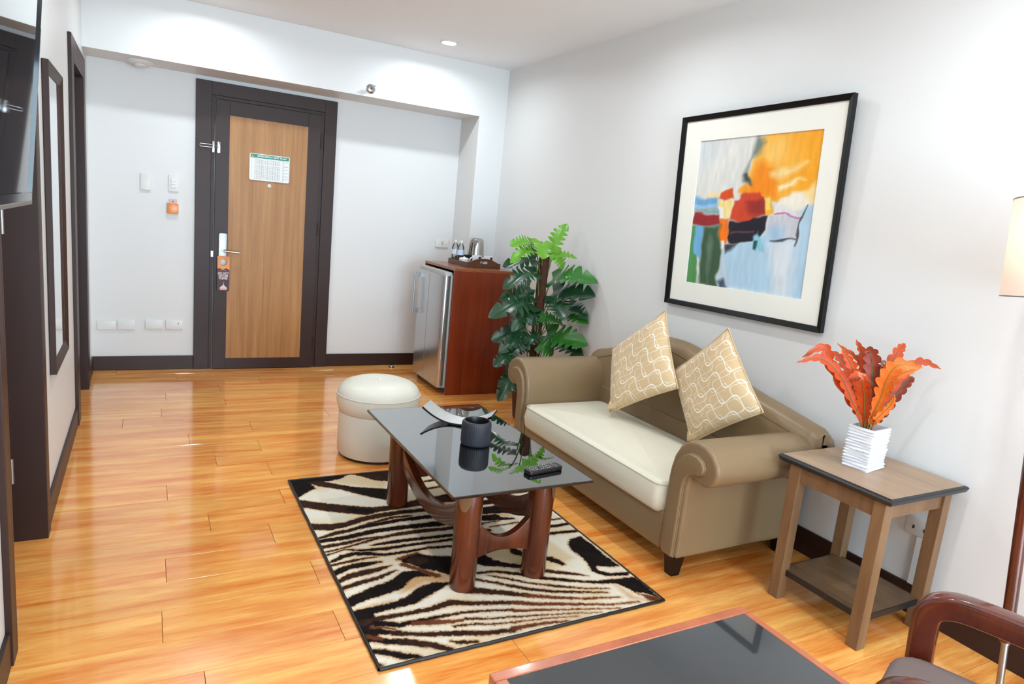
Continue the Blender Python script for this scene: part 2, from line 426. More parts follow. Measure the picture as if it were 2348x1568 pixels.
# ================================================================== drawn data: rug pattern, print patches, leaf positions (metres)
RUG_POLYS=[('t',[(0.635,0.62),(0.75,0.638),(0.969,0.596),(0.977,0.529),(0.993,0.402),(0.864,0.347),(0.697,0.449),(0.642,0.516)]),
('t',[(0.188,1.488),(0.309,1.538),(0.368,1.502),(0.471,1.403),(0.432,1.333),(0.334,1.379),(0.236,1.445)]),
('T',[(0.257,0.475),(0.358,0.494),(0.419,0.449),(0.398,0.398),(0.315,0.421),(0.242,0.39),(0.194,0.38)]),
('T',[(-0.004,0.323),(0.055,0.341),(0.154,0.347),(0.092,0.328)]),
('K',[(-0.002,1.568),(0.125,1.566),(0.316,1.558),(0.249,1.502),(0.188,1.488),(0.095,1.488),(0.108,1.412),(0.074,1.392),(0.001,1.322)]),
('D',[(0.081,1.496),(0.143,1.51),(0.199,1.455),(0.294,1.38),(0.438,1.322),(0.495,1.267),(0.463,1.173),(0.395,1.192),(0.303,1.273),(0.217,1.372),(0.127,1.435)]),
('K',[(0.205,1.448),(0.294,1.38),(0.434,1.313),(0.395,1.192),(0.305,1.282),(0.269,1.358)]),
('D',[(0.316,1.558),(0.525,1.559),(0.771,1.565),(0.717,1.422),(0.478,1.411),(0.42,1.436),(0.368,1.502)]),
('K',[(-0.009,0.315),(0.064,0.309),(0.073,0.248),(0.046,0.221),(0.074,0.184),(0.04,0.158),(0.046,0.126),(-0.001,0.139),(-0.008,0.184),(-0.008,0.241)]),
('K',[(0.275,0.622),(0.353,0.655),(0.402,0.613),(0.484,0.58),(0.586,0.56),(0.528,0.439),(0.425,0.443),(0.386,0.486),(0.336,0.521),(0.306,0.574),(0.282,0.588)]),
('D',[(0.304,0.612),(0.335,0.625),(0.37,0.614),(0.392,0.584),(0.378,0.557),(0.341,0.553),(0.306,0.574)]),
('K',[(1.035,0.511),(1.073,0.554),(1.14,0.562),(1.144,0.476),(1.142,0.388),(1.146,0.277),(1.105,0.282),(1.051,0.308),(1.032,0.275),(1.073,0.238),(1.16,0.224),(1.137,0.2),(1.043,0.224),(1.004,0.276),(1.026,0.349),(1.03,0.398),(1.022,0.461)]),
('K',[(0.874,0.449),(0.902,0.44),(0.924,0.399),(0.93,0.364),(0.908,0.359),(0.884,0.396),(0.862,0.428)]),
('K',[(0.597,0.606),(0.636,0.594),(0.635,0.535),(0.654,0.487),(0.697,0.449),(0.784,0.397),(0.772,0.377),(0.663,0.429),(0.594,0.46),(0.55,0.506)]),
('T',[(1.032,0.183),(1.059,0.065),(1.092,0.019),(1.028,0.055),(1.03,0.117)]),
('K',[(1.042,0.172),(1.158,0.159),(1.152,0.012),(1.123,0.057),(1.08,0.086),(1.065,0.127)]),
('B',[(1.073,0.088),(1.153,0.018),(1.16,-0.012),(1.097,0.014),(1.096,0.052)])]
RUG_STROKES=[('D',[(0.002,1.26,0.0365),(0.102,1.189,0.0395),(0.193,1.137,0.043),(0.271,1.097,0.0425),(0.326,1.098,0.0275),(0.417,1.097,0.0235),(0.518,1.112,0.0325),(0.581,1.122,0.037),(0.731,1.116,0.0375),(1.152,1.116,0.0355),(1.627,1.094,0.0325)]),
('K',[(0.209,1.132,0.0235),(0.239,1.111,0.027),(0.288,1.093,0.027)]),
('D',[(-0.004,1.013,0.0285),(0.07,0.983,0.0315),(0.154,0.988,0.021),(0.232,1.019,0.022),(0.305,1.03,0.0225),(0.416,1.038,0.019),(0.526,1.031,0.0175),(0.681,1.03,0.024),(1.095,1.013,0.0225)]),
('D',[(0.008,0.894,0.0065),(0.087,0.919,0.017),(0.155,0.927,0.0135),(0.251,0.966,0.0105),(0.366,0.995,0.0115),(0.455,0.989,0.0075)]),
('K',[(0.16,0.93,0.0085),(0.244,0.945,0.014),(0.391,0.96,0.016),(0.565,0.953,0.0185),(0.665,0.965,0.019),(0.975,0.954,0.0195)]),
('K',[(-0.004,0.866,0.0145),(0.123,0.868,0.018),(0.262,0.891,0.019),(0.4,0.886,0.0195),(0.555,0.874,0.0245),(0.628,0.877,0.0215),(0.848,0.869,0.022)]),
('D',[(0.001,0.814,0.014),(0.111,0.82,0.013),(0.196,0.835,0.01),(0.261,0.832,0.0045)]),
('D',[(0.005,0.767,0.0045),(0.135,0.792,0.0065),(0.241,0.821,0.01),(0.347,0.832,0.015),(0.451,0.829,0.017),(0.561,0.818,0.014),(0.744,0.818,0.014)]),
('K',[(0.203,0.77,0.006),(0.291,0.77,0.014),(0.425,0.763,0.013),(0.556,0.752,0.013),(0.748,0.746,0.0135)]),
('K',[(0.005,0.741,0.006),(0.085,0.768,0.0045),(0.152,0.739,0.009),(0.244,0.723,0.0135),(0.377,0.722,0.011),(0.544,0.715,0.011),(0.725,0.699,0.013)]),
('K',[(0.003,0.68,0.0055),(0.068,0.714,0.0145),(0.116,0.721,0.0145),(0.173,0.703,0.015),(0.229,0.675,0.0105),(0.325,0.671,0.0105),(0.426,0.675,0.009),(0.52,0.659,0.011)]),
('D',[(0.001,0.656,0.007),(0.103,0.669,0.01),(0.195,0.67,0.004)]),
('K',[(-0.006,0.593,0.0185),(0.06,0.624,0.0165),(0.121,0.628,0.0195),(0.197,0.625,0.007)]),
('D',[(0.003,0.532,0.0105),(0.059,0.559,0.0185),(0.135,0.568,0.019),(0.199,0.577,0.011),(0.227,0.586,0.003)]),
('D',[(-0.002,0.479,0.0125),(0.071,0.498,0.013),(0.148,0.511,0.0115),(0.199,0.529,0.008),(0.237,0.543,0.004)]),
('K',[(-0.014,0.376,0.025),(0.059,0.406,0.028),(0.137,0.426,0.0365),(0.2,0.443,0.035),(0.264,0.496,0.029),(0.309,0.492,0.0235),(0.346,0.462,0.0075)]),
('K',[(-0.013,0.308,0.0195),(0.073,0.31,0.0195),(0.159,0.315,0.0205),(0.218,0.324,0.0275),(0.293,0.367,0.0335),(0.348,0.387,0.027),(0.394,0.388,0.0075)]),
('D',[(-0.001,0.248,0.0205),(0.097,0.254,0.0125),(0.177,0.249,0.0105),(0.262,0.248,0.0135),(0.356,0.261,0.018),(0.419,0.234,0.0135),(0.579,0.183,0.012)]),
('B',[(0.579,0.183,0.0125),(0.655,0.145,0.011),(0.792,0.097,0.008),(0.93,0.045,0.0055),(1.049,0.024,0.004)]),
('K',[(0.062,0.229,0.0165),(0.131,0.195,0.0145),(0.213,0.194,0.0105),(0.297,0.192,0.0085)]),
('D',[(0.297,0.192,0.0085),(0.383,0.186,0.0075),(0.465,0.167,0.0065),(0.556,0.142,0.007)]),
('B',[(0.553,0.136,0.008),(0.705,0.089,0.0055),(0.878,0.034,0.003),(0.951,0.012,0.002)]),
('B',[(0.182,0.186,0.012),(0.246,0.172,0.0165),(0.308,0.15,0.01),(0.366,0.149,0.0075)]),
('D',[(0.366,0.149,0.0075),(0.443,0.123,0.0055),(0.535,0.102,0.0055)]),
('D',[(0.534,0.1,0.005),(0.653,0.073,0.0035),(0.793,0.035,0.0025),(0.864,0.014,0.002)]),
('D',[(0.309,0.124,0.006),(0.378,0.111,0.006),(0.453,0.084,0.004),(0.52,0.074,0.005)]),
('B',[(0.519,0.072,0.005),(0.642,0.053,0.0035),(0.766,0.024,0.002)]),
('K',[(-0.007,0.214,0.018),(0.06,0.179,0.014),(0.116,0.152,0.0115)]),
('D',[(0.093,0.16,0.012),(0.138,0.139,0.012),(0.209,0.111,0.0115),(0.332,0.073,0.0155),(0.404,0.047,0.0135),(0.497,0.031,0.0115)]),
('B',[(0.502,0.04,0.0125),(0.627,0.028,0.0085),(0.716,0.011,0.0025)]),
('K',[(-0.002,0.169,0.017),(0.056,0.126,0.015),(0.124,0.097,0.017)]),
('D',[(0.113,0.103,0.017),(0.188,0.057,0.0165),(0.244,0.013,0.0125)]),
('D',[(0.263,0.05,0.004),(0.291,0.033,0.011),(0.348,0.015,0.007)]),
('K',[(-0.011,0.097,0.011),(0.038,0.071,0.016),(0.088,0.032,0.0155),(0.132,0.012,0.0105)]),
('D',[(-0.013,0.024,0.01),(0.011,0.015,0.007)]),
('B',[(0.042,0.214,0.008),(0.078,0.196,0.006),(0.111,0.176,0.004)]),
('B',[(0.002,0.176,0.012),(0.027,0.158,0.01),(0.049,0.137,0.006)]),
('B',[(0.275,0.622,0.0115),(0.321,0.639,0.0085),(0.367,0.651,0.0055)]),
('B',[(0.279,0.575,0.014),(0.322,0.524,0.011),(0.374,0.453,0.0155)]),
('K',[(0.836,1.024,0.02),(0.934,1.042,0.018)]),
('K',[(0.997,1.019,0.0255),(1.117,1.015,0.026),(1.214,1.006,0.021)]),
('K',[(0.796,0.941,0.0335),(0.953,0.912,0.0335),(1.062,0.919,0.0195)]),
('K',[(0.757,0.868,0.023),(0.83,0.846,0.02),(0.918,0.82,0.009)]),
('T',[(0.771,0.9,0.012),(0.916,0.863,0.0115)]),
('D',[(0.734,0.819,0.0065),(0.84,0.817,0.005)]),
('D',[(0.769,0.773,0.005),(0.92,0.778,0.0055)]),
('D',[(1.063,0.755,0.009),(1.147,0.751,0.0065)]),
('K',[(1.024,0.69,0.0125),(1.156,0.691,0.011)]),
('K',[(0.989,0.632,0.0145),(1.159,0.614,0.0105)]),
('K',[(0.754,0.574,0.015),(0.801,0.594,0.019),(0.848,0.593,0.0155),(0.878,0.561,0.0115)]),
('K',[(0.769,0.56,0.011),(0.773,0.524,0.0255),(0.792,0.501,0.0215),(0.84,0.494,0.011)]),
('K',[(0.498,0.426,0.0065),(0.611,0.408,0.008),(0.707,0.353,0.013),(0.776,0.299,0.0125),(0.854,0.258,0.012),(0.92,0.221,0.0075),(0.985,0.195,0.012),(1.075,0.176,0.018),(1.141,0.168,0.015)]),
('D',[(0.776,0.368,0.013),(0.815,0.347,0.013),(0.884,0.305,0.013),(0.969,0.253,0.0025)]),
('D',[(0.569,0.392,0.0035),(0.639,0.338,0.0075),(0.697,0.289,0.006),(0.792,0.231,0.0075),(0.892,0.179,0.0055),(0.993,0.141,0.003)]),
('D',[(0.485,0.398,0.008),(0.587,0.32,0.0095),(0.674,0.25,0.0105),(0.77,0.196,0.01),(0.876,0.156,0.0075),(0.969,0.121,0.004)]),
('D',[(0.449,0.318,0.024),(0.541,0.272,0.0175),(0.651,0.21,0.014)]),
('B',[(0.651,0.21,0.014),(0.748,0.159,0.0095),(0.85,0.117,0.007),(0.999,0.076,0.004)]),
('D',[(0.62,1.45,0.006),(0.8,1.47,0.022),(1.0,1.48,0.022),(1.16,1.49,0.0176)]),
('K',[(0.62,1.35,0.006),(0.8,1.37,0.018),(1.0,1.3800000000000001,0.018),(1.16,1.3900000000000001,0.0144)]),
('D',[(0.62,1.26,0.006),(0.8,1.28,0.016),(1.0,1.29,0.016),(1.16,1.3,0.0128)]),
('K',[(0.62,1.15,0.006),(0.8,1.17,0.018),(1.0,1.18,0.018),(1.16,1.19,0.0144)])]
PAINT=[((196,203,206),0.12,[(0.0,1.0),(0.254,1.0),(0.253,0.808),(-0.007,0.771)]),
((222,221,214),0.1,[(0.254,1.0),(0.536,0.996),(0.488,0.854),(0.423,0.712),(0.018,0.613),(-0.007,0.771)]),
((246,180,70),0.01,[(0.539,0.996),(1.01,1.007),(0.991,0.573),(0.805,0.598),(0.714,0.588),(0.584,0.621),(0.405,0.636),(0.459,0.722),(0.521,0.874)]),
((242,160,25),0.1,[(0.788,1.002),(1.01,1.007),(0.987,0.598),(0.839,0.702),(0.888,0.853)]),
((250,205,120),0.08,[(0.593,0.902),(0.696,0.937),(0.681,0.865),(0.608,0.815)]),
((243,140,25),0.03,[(0.55,0.829),(0.607,0.821),(0.702,0.737),(0.724,0.609),(0.436,0.635),(0.505,0.754)]),
((247,222,170),0.025,[(0.632,0.755),(0.773,0.787),(0.92,0.811),(0.852,0.774),(0.702,0.737),(0.642,0.734)]),
((250,235,200),0.015,[(0.719,0.679),(0.787,0.703),(0.898,0.721),(0.841,0.692),(0.731,0.647)]),
((120,128,118),0.02,[(0.508,0.997),(0.585,0.95),(0.541,0.883),(0.477,0.832),(0.462,0.745),(0.493,0.691),(0.436,0.723),(0.423,0.757),(0.486,0.865)]),
((60,70,72),0.01,[(0.433,0.762),(0.466,0.767),(0.493,0.691),(0.443,0.728)]),
((110,165,210),0.012,[(-0.0,0.613),(0.23,0.606),(0.228,0.547),(0.003,0.551)]),
((150,190,225),0.012,[(0.002,0.557),(0.23,0.553),(0.226,0.529),(0.002,0.529)]),
((120,160,160),0.012,[(0.002,0.529),(0.234,0.529),(0.23,0.503),(0.003,0.502)]),
((150,40,45),0.008,[(0.004,0.496),(0.239,0.494),(0.265,0.417),(0.003,0.422)]),
((240,215,160),0.02,[(0.133,0.642),(0.229,0.658),(0.238,0.606),(0.105,0.606)]),
((178,208,228),0.02,[(0.309,0.265),(0.514,0.34),(0.678,0.392),(0.864,0.557),(1.008,0.578),(1.0,0.0),(0.392,-0.0)]),
((214,222,228),0.04,[(0.699,0.349),(0.897,0.358),(0.905,0.005),(0.77,0.005)]),
((200,202,210),0.01,[(0.663,0.485),(0.931,0.495),(0.898,0.353),(0.686,0.343)]),
((150,195,230),0.04,[(0.69,0.403),(0.798,0.407),(0.792,0.364),(0.697,0.36)]),
((236,230,214),0.01,[(0.728,0.588),(0.803,0.609),(0.81,0.646),(0.988,0.659),(0.991,0.573),(0.905,0.536),(0.816,0.535),(0.736,0.54)]),
((245,215,150),0.02,[(0.898,0.65),(0.986,0.709),(0.997,0.573),(0.935,0.578)]),
((225,222,222),0.01,[(0.685,0.583),(0.759,0.561),(0.893,0.531),(0.923,0.505),(0.7,0.507)]),
((215,80,30),0.006,[(0.24,0.644),(0.356,0.657),(0.374,0.594),(0.239,0.597)]),
((243,218,140),0.006,[(0.238,0.586),(0.359,0.59),(0.357,0.478),(0.251,0.47)]),
((240,240,232),0.006,[(0.234,0.547),(0.276,0.547),(0.284,0.471),(0.253,0.468)]),
((243,120,25),0.006,[(0.252,0.464),(0.349,0.461),(0.351,0.303),(0.27,0.304)]),
((240,235,225),0.006,[(0.277,0.323),(0.318,0.325),(0.321,0.271),(0.288,0.269)]),
((205,70,42),0.008,[(0.369,0.577),(0.425,0.611),(0.464,0.644),(0.578,0.659),(0.619,0.599),(0.636,0.495),(0.539,0.46),(0.358,0.455)]),
((150,45,42),0.02,[(0.461,0.571),(0.603,0.61),(0.642,0.484),(0.548,0.493),(0.483,0.532)]),
((240,180,50),0.006,[(0.614,0.608),(0.661,0.62),(0.697,0.512),(0.663,0.481),(0.637,0.49)]),
((245,215,120),0.006,[(0.617,0.61),(0.653,0.61),(0.671,0.534),(0.634,0.533)]),
((34,30,42),0.006,[(0.356,0.447),(0.435,0.457),(0.551,0.475),(0.653,0.477),(0.649,0.402),(0.625,0.373),(0.574,0.332),(0.382,0.304),(0.344,0.344)]),
((110,70,80),0.006,[(0.366,0.385),(0.563,0.399),(0.565,0.387),(0.368,0.374)]),
((60,60,70),0.012,[(0.329,0.29),(0.443,0.313),(0.389,0.264),(0.345,0.237)]),
((85,145,85),0.008,[(0.004,0.415),(0.045,0.417),(0.1,-0.005),(-0.004,-0.0)]),
((110,175,220),0.01,[(0.043,0.426),(0.127,0.422),(0.113,0.172),(0.036,0.211)]),
((62,90,66),0.015,[(0.128,0.417),(0.26,0.414),(0.288,0.269),(0.303,0.246),(0.294,-0.003),(0.114,-0.003),(0.116,0.185)]),
((105,125,110),0.02,[(0.172,0.287),(0.203,0.361),(0.216,0.119),(0.208,0.007)]),
((190,205,220),0.01,[(0.312,0.247),(0.306,0.126),(0.302,-0.002),(0.4,-0.003),(0.337,0.141)]),
((70,85,105),0.012,[(0.303,0.047),(0.35,0.058),(0.382,0.007),(0.318,0.0)]),
((140,195,215),0.008,[(0.571,0.371),(0.593,0.391),(0.636,0.351),(0.671,0.264),(0.622,0.261),(0.581,0.332)]),
((30,85,80),0.005,[(0.583,0.332),(0.607,0.328),(0.608,0.257),(0.59,0.265)]),
((205,70,130),0.004,[(0.701,0.502),(0.821,0.506),(0.924,0.499),(0.925,0.491),(0.822,0.497),(0.703,0.493)]),
((70,75,85),0.003,[(0.941,0.559),(0.917,0.464),(0.897,0.358),(0.896,0.305),(0.887,0.31),(0.887,0.389),(0.912,0.495),(0.934,0.557)]),
((70,75,85),0.003,[(0.699,0.351),(0.884,0.36),(0.886,0.351),(0.769,0.339),(0.7,0.342)])]
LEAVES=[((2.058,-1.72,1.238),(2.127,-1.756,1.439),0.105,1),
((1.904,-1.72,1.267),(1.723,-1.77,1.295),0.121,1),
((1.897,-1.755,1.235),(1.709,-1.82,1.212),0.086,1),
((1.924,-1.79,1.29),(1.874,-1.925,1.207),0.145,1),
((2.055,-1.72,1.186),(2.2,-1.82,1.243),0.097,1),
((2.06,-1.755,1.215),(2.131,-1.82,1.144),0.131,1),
((1.944,-1.706,1.161),(1.715,-1.656,1.126),0.096,0),
((1.924,-1.776,1.073),(1.655,-1.828,1.033),0.129,0),
((2.147,-1.72,1.024),(2.2,-2.028,1.153),0.089,2),
((2.108,-1.72,0.925),(2.2,-2.052,1.0),0.098,0),
((1.947,-1.72,0.902),(1.704,-1.726,0.929),0.105,0),
((1.918,-1.762,0.855),(1.61,-1.848,0.869),0.095,0),
((2.094,-1.804,0.91),(2.047,-1.955,0.812),0.192,0),
((2.2,-1.789,0.848),(2.2,-2.002,0.844),0.08,0),
((1.924,-1.776,0.822),(1.733,-1.887,0.761),0.121,0),
((1.97,-1.755,0.794),(1.913,-1.767,0.703),0.113,0),
((1.973,-1.79,0.764),(2.157,-1.857,0.761),0.113,2),
((2.2,-1.787,0.777),(2.2,-1.984,0.819),0.071,2),
((1.897,-1.734,0.656),(1.648,-1.732,0.611),0.096,0),
((1.87,-1.755,0.616),(1.674,-1.841,0.569),0.087,0),
((2.005,-1.762,0.636),(1.841,-1.845,0.604),0.114,0),
((2.081,-1.741,0.623),(2.2,-2.049,0.65),0.115,2),
((2.14,-1.72,0.582),(2.2,-2.002,0.583),0.09,0),
((1.996,-1.79,0.57),(2.096,-1.855,0.525),0.14,2),
((1.768,-1.804,0.5),(1.605,-1.884,0.46),0.102,0),
((1.822,-1.79,0.34),(1.65,-1.931,0.257),0.113,0),
((1.845,-1.748,0.338),(1.707,-1.783,0.306),0.061,0),
((1.926,-1.678,0.851),(1.879,-1.617,0.76),0.105,0),
((1.925,-1.678,0.682),(1.862,-1.633,0.655),0.115,0),
((1.938,-1.706,0.525),(1.786,-1.73,0.514),0.115,0),
((2.1,-1.678,0.692),(2.2,-1.662,0.644),0.117,0),
((1.949,-1.65,0.963),(1.912,-1.611,0.947),0.123,0),
((2.054,-1.685,0.864),(2.054,-1.607,0.816),0.115,0)]
BOUQUET=[([(1.973,-4.27,0.777),(1.936,-4.249,0.848),(1.835,-4.193,0.996),(1.798,-4.172,1.06),(1.735,-4.137,1.015)],0.0159),
([(1.963,-4.273,0.778),(1.902,-4.251,0.882),(1.841,-4.229,0.968),(1.76,-4.196,1.024),(1.676,-4.162,1.002)],0.0145),
([(1.979,-4.277,0.779),(1.945,-4.264,0.879),(1.895,-4.243,0.991),(1.841,-4.219,1.068)],0.0174),
([(1.994,-4.27,0.775),(1.969,-4.233,0.896),(1.927,-4.187,0.998),(1.885,-4.141,1.042)],0.0174),
([(1.997,-4.273,0.776),(1.988,-4.248,0.9),(1.98,-4.224,1.028),(1.957,-4.192,1.095)],0.0145),
([(1.974,-4.284,0.781),(1.948,-4.289,0.833),(1.916,-4.291,0.914),(1.876,-4.288,0.972),(1.828,-4.281,0.966)],0.0217),
([(1.993,-4.281,0.779),(1.987,-4.278,0.854),(1.978,-4.273,0.973),(1.958,-4.261,1.055),(1.937,-4.25,1.06)],0.0231),
([(2.009,-4.276,0.777),(2.038,-4.273,0.877),(2.07,-4.271,0.984),(2.109,-4.274,1.064),(2.145,-4.274,1.096)],0.0188),
([(1.986,-4.291,0.783),(1.992,-4.314,0.891),(1.984,-4.329,0.974),(1.997,-4.355,1.032),(2.054,-4.407,1.033)],0.0231),
([(1.993,-4.286,0.778),(2.001,-4.298,0.806),(2.001,-4.305,0.902),(2.039,-4.334,0.984),(2.101,-4.376,1.025)],0.0202),
([(2.004,-4.282,0.776),(2.033,-4.291,0.802),(2.078,-4.309,0.886),(2.122,-4.326,0.956),(2.148,-4.333,0.973)],0.0159),
([(2.001,-4.298,0.779),(1.989,-4.314,0.806),(2.008,-4.347,0.874),(1.994,-4.362,0.92)],0.0101),
([(2.002,-4.283,0.779),(2.039,-4.298,0.885),(2.092,-4.323,0.991),(2.144,-4.347,1.041),(2.22,-4.385,1.019)],0.0145),
([(1.991,-4.277,0.778),(1.998,-4.274,0.825),(1.965,-4.249,0.887),(1.936,-4.226,0.917)],0.0174),
([(2.006,-4.278,0.777),(2.055,-4.286,0.826),(2.105,-4.295,0.894),(2.151,-4.301,0.91)],0.0145),
([(1.999,-4.278,0.775),(2.008,-4.27,0.824),(2.017,-4.262,0.902),(2.019,-4.25,0.953)],0.0174),
([(1.986,-4.272,0.777),(1.962,-4.249,0.847),(1.91,-4.21,0.93),(1.901,-4.196,0.931)],0.013),
([(2.001,-4.27,0.775),(1.991,-4.235,0.923),(1.986,-4.204,1.009),(1.924,-4.139,1.069)],0.0116)]
CURL=(1.988, -4.301, 1.027)

# ================================================================== the room
def struct(mb, name, mat, **kw):
    o = mb.build(name, mat, **kw); o['kind'] = 'structure'; return o

# floor: sub-floor slab and every laminate plank as its own piece
floor = MB().box(XL - 0.3, XR + 0.1, YR - 0.1, 0.1, -0.06, -0.012).build('floor', 'underlay'); floor['kind'] = 'structure'
PLANK_W, PLANK_L = 0.184, 1.215
JOINTS = {0: -0.266, 1: 0.314, 2: 0.006, 3: -0.35, 4: 0.01, 5: -0.383, 7: 0.108, 9: 0.108, 10: -0.14, 11: 0.108, 12: -0.383,
          13: 0.11, 14: -0.227, 15: 0.006, 16: -0.405, 17: 0.109, 18: -0.424, 19: 0.113, 20: -0.317}
plank_mesh = {}
def plank(x0, x1, y0, y1):
    l, w = x1 - x0, y1 - y0
    key = (round(l, 3), round(w, 3))
    if key not in plank_mesh:
        g, c, h = 0.0007, 0.0007, 0.011
        mb = MB()
        a, b = l / 2 - g, w / 2 - g
        mb.loft([[(-a, -b, -h), (a, -b, -h), (a, b, -h), (-a, b, -h)],
                 [(-a, -b, -c), (a, -b, -c), (a, b, -c), (-a, b, -c)],
                 [(-a + c, -b + c, 0), (a - c, -b + c, 0), (a - c, b - c, 0), (-a + c, b - c, 0)]])
        o = mb.build('plank', 'plank', None)
        plank_mesh[key] = o.data
    else:
        o = bpy.data.objects.new('plank', plank_mesh[key]); COL.objects.link(o)
    o.location = ((x0 + x1) / 2, (y0 + y1) / 2, 0); o.parent = floor
row = -1
y = -0.151 + PLANK_W
X0, X1 = XL - 0.28, XR
while y > YR:
    y0 = max(y - PLANK_W, YR); ytop = min(y, 0.0)
    off = JOINTS.get(row, random.uniform(0, PLANK_L))
    x = off - PLANK_L * math.ceil((off - X0) / PLANK_L)
    while x < X1:
        a, b = max(x, X0), min(x + PLANK_L, X1)
        if b - a > 0.03: plank(a, b, y0, ytop)
        x += PLANK_L
    y -= PLANK_W; row += 1

struct(MB().box(XL - 0.3, XR + 0.15, YR - 0.15, 0.15, ZC, ZC + 0.1), 'ceiling', 'ceiling')
struct(MB().box(XL - 0.3, XR + 0.15, 0.0, 0.15, 0.0, ZC), 'wall_back', 'wall')
struct(MB().box(XR, XR + 0.15, YR, 0.0, 0.0, ZC), 'wall_right', 'wall')
# rear wall (behind the viewer) with a window opening
WX0, WX1, WZ0, WZ1 = -0.55, 2.05, 0.12, 2.45
mb = MB()
mb.box(XL - 0.3, WX0, YR - 0.15, YR, 0, ZC); mb.box(WX1, XR + 0.15, YR - 0.15, YR, 0, ZC)
mb.box(WX0, WX1, YR - 0.15, YR, 0, WZ0); mb.box(WX0, WX1, YR - 0.15, YR, WZ1, ZC)
struct(mb, 'wall_rear', 'wall')
win = MB()
for a, b in ((WX0, WX0 + 0.05), (WX1 - 0.05, WX1), ((WX0 + WX1) / 2 - 0.025, (WX0 + WX1) / 2 + 0.025)): win.box(a, b, YR - 0.12, YR - 0.07, WZ0, WZ1)
for a, b in ((WZ0, WZ0 + 0.05), (WZ1 - 0.05, WZ1)): win.box(WX0, WX1, YR - 0.12, YR - 0.07, a, b)
w1 = struct(win, 'window_1', 'white_plastic')
for k in range(2):
    a = WX0 + 0.05 + k * 1.275
    MB().box(a, a + 1.225, YR - 0.1, YR - 0.094, WZ0 + 0.05, WZ1 - 0.05).build('pane', 'pane', w1)

# left wall with two doorways
DOORS = [(-3.56, -2.775, 2.06), (-1.235, -0.53, 2.06)]
mb = MB(); WT = 0.14
ys = [YR, DOORS[0][0], DOORS[0][1], DOORS[1][0], DOORS[1][1], 0.0]
for a, b in ((ys[0], ys[1]), (ys[2], ys[3]), (ys[4], ys[5])): mb.box(XL - WT, XL, a, b, 0, ZC)
for (a, b, h) in DOORS: mb.box(XL - WT, XL, a, b, h, ZC)
struct(mb, 'wall_left', 'wall')
CW = 0.11
CASE = (0.06, 0.11)
for i, (a, b, h) in enumerate(DOORS):
    pr = 0.018
    mb = MB(); CW = CASE[i]
    # casing on the wall face
    for y0, y1 in ((a - CW, a), (b, b + CW)): mb.box(XL, XL + pr, y0, y1, 0, h + CW)
    mb.box(XL, XL + pr, a, b, h, h + CW)
    # jamb lining inside the opening
    mb.box(XL - WT, XL + pr, a, a + 0.02, 0, h); mb.box(XL - WT, XL + pr, b - 0.02, b, 0, h)
    mb.box(XL - WT, XL + pr, a + 0.02, b - 0.02, h - 0.02, h)
    t = struct(mb, 'trim_%d' % (i + 2), 'brown', bevel=0.002)
    d = struct(MB().box(XL - WT + 0.002, XL - WT + 0.042, a + 0.024, b - 0.024, 0.008, h - 0.026), 'door_%d' % (i + 2), 'brown', bevel=0.002)
    for z in (0.25, 1.2, 1.85):
        MB().lathe([(0.008, 0), (0.008, 0.1)], 10, (XL - WT + 0.05, b - 0.034, z)).build('hinge', 'steel', d, smooth=40)

# dropped beam over the entry and the pillar in the corner
struct(MB().box(XL, XR, BEAM_Y, 0.0, BEAM_Z, ZC), 'wall_beam', 'wall')
struct(MB().box(PILLAR_X, XR, BEAM_Y, 0.0, 0.0, BEAM_Z), 'wall_pillar', 'wall')

# baseboards, hand painted
def baseboard(name, segs, h=0.11):
    mb = MB()
    for (x0, x1, y0, y1) in segs:
        mb.box(x0, x1, y0, y1, 0, h)
    return struct(mb, name, 'brown', bevel=0.003)
T = 0.013
baseboard('baseboard_back', [(XL, -0.1365, -T, 0), (0.9145, PILLAR_X, -T, 0)])
baseboard('baseboard_pillar', [(PILLAR_X - T, PILLAR_X, BEAM_Y, -T), (PILLAR_X - T, XR - T, BEAM_Y - T, BEAM_Y)])
baseboard('baseboard_right', [(XR - T, XR, YR, BEAM_Y - T)], 0.122)
baseboard('baseboard_left', [(XL, XL + T, YR, -3.56 - 0.06), (XL, XL + T, -2.775 + 0.06, -1.235 - 0.11), (XL, XL + T, -0.53 + 0.11, -T)])

# ------------------------------------------------ entry door
mb = MB()
FX0, FX1, FH = -0.1365, 0.9145, 2.226
mb.box(FX0, 0.0 - 0.028, -0.028, 0, 0, FH); mb.box(0.786 + 0.03, FX1, -0.028, 0, 0, FH); mb.box(-0.028, 0.816, -0.028, 0, 2.13, FH)
mb.box(-0.028, -0.004, -0.018, 0, 0, 2.13); mb.box(0.79, 0.816, -0.018, 0, 0, 2.13); mb.box(-0.004, 0.79, -0.018, 0, 2.105, 2.13)
struct(mb, 'trim_1', 'brown', bevel=0.002)
d1 = thing('door_1', 'dark brown framed entry door with a light wood centre panel', None, (0, 0, 0), kind='structure')
mb = MB()
LX1 = 0.786
mb.box(0, 0.099, -0.045, -0.002, 0.006, 2.10); mb.box(0.684, LX1, -0.045, -0.002, 0.006, 2.10)
mb.box(0.099, 0.684, -0.045, -0.002, 0.006, 0.093); mb.box(0.099, 0.684, -0.045, -0.002, 1.994, 2.10)
mb.build('door_frame', 'brown', d1, bevel=0.0015)
MB().box(0.0985, 0.6845, -0.0435, -0.004, 0.092, 1.995).build('wood_panel', 'oak', d1)
for z in (0.16, 1.13, 1.84):
    MB().lathe([(0.006, 0), (0.006, 0.11)], 10, (0.789, -0.046, z)).build('hinge', 'brown', d1, smooth=40)
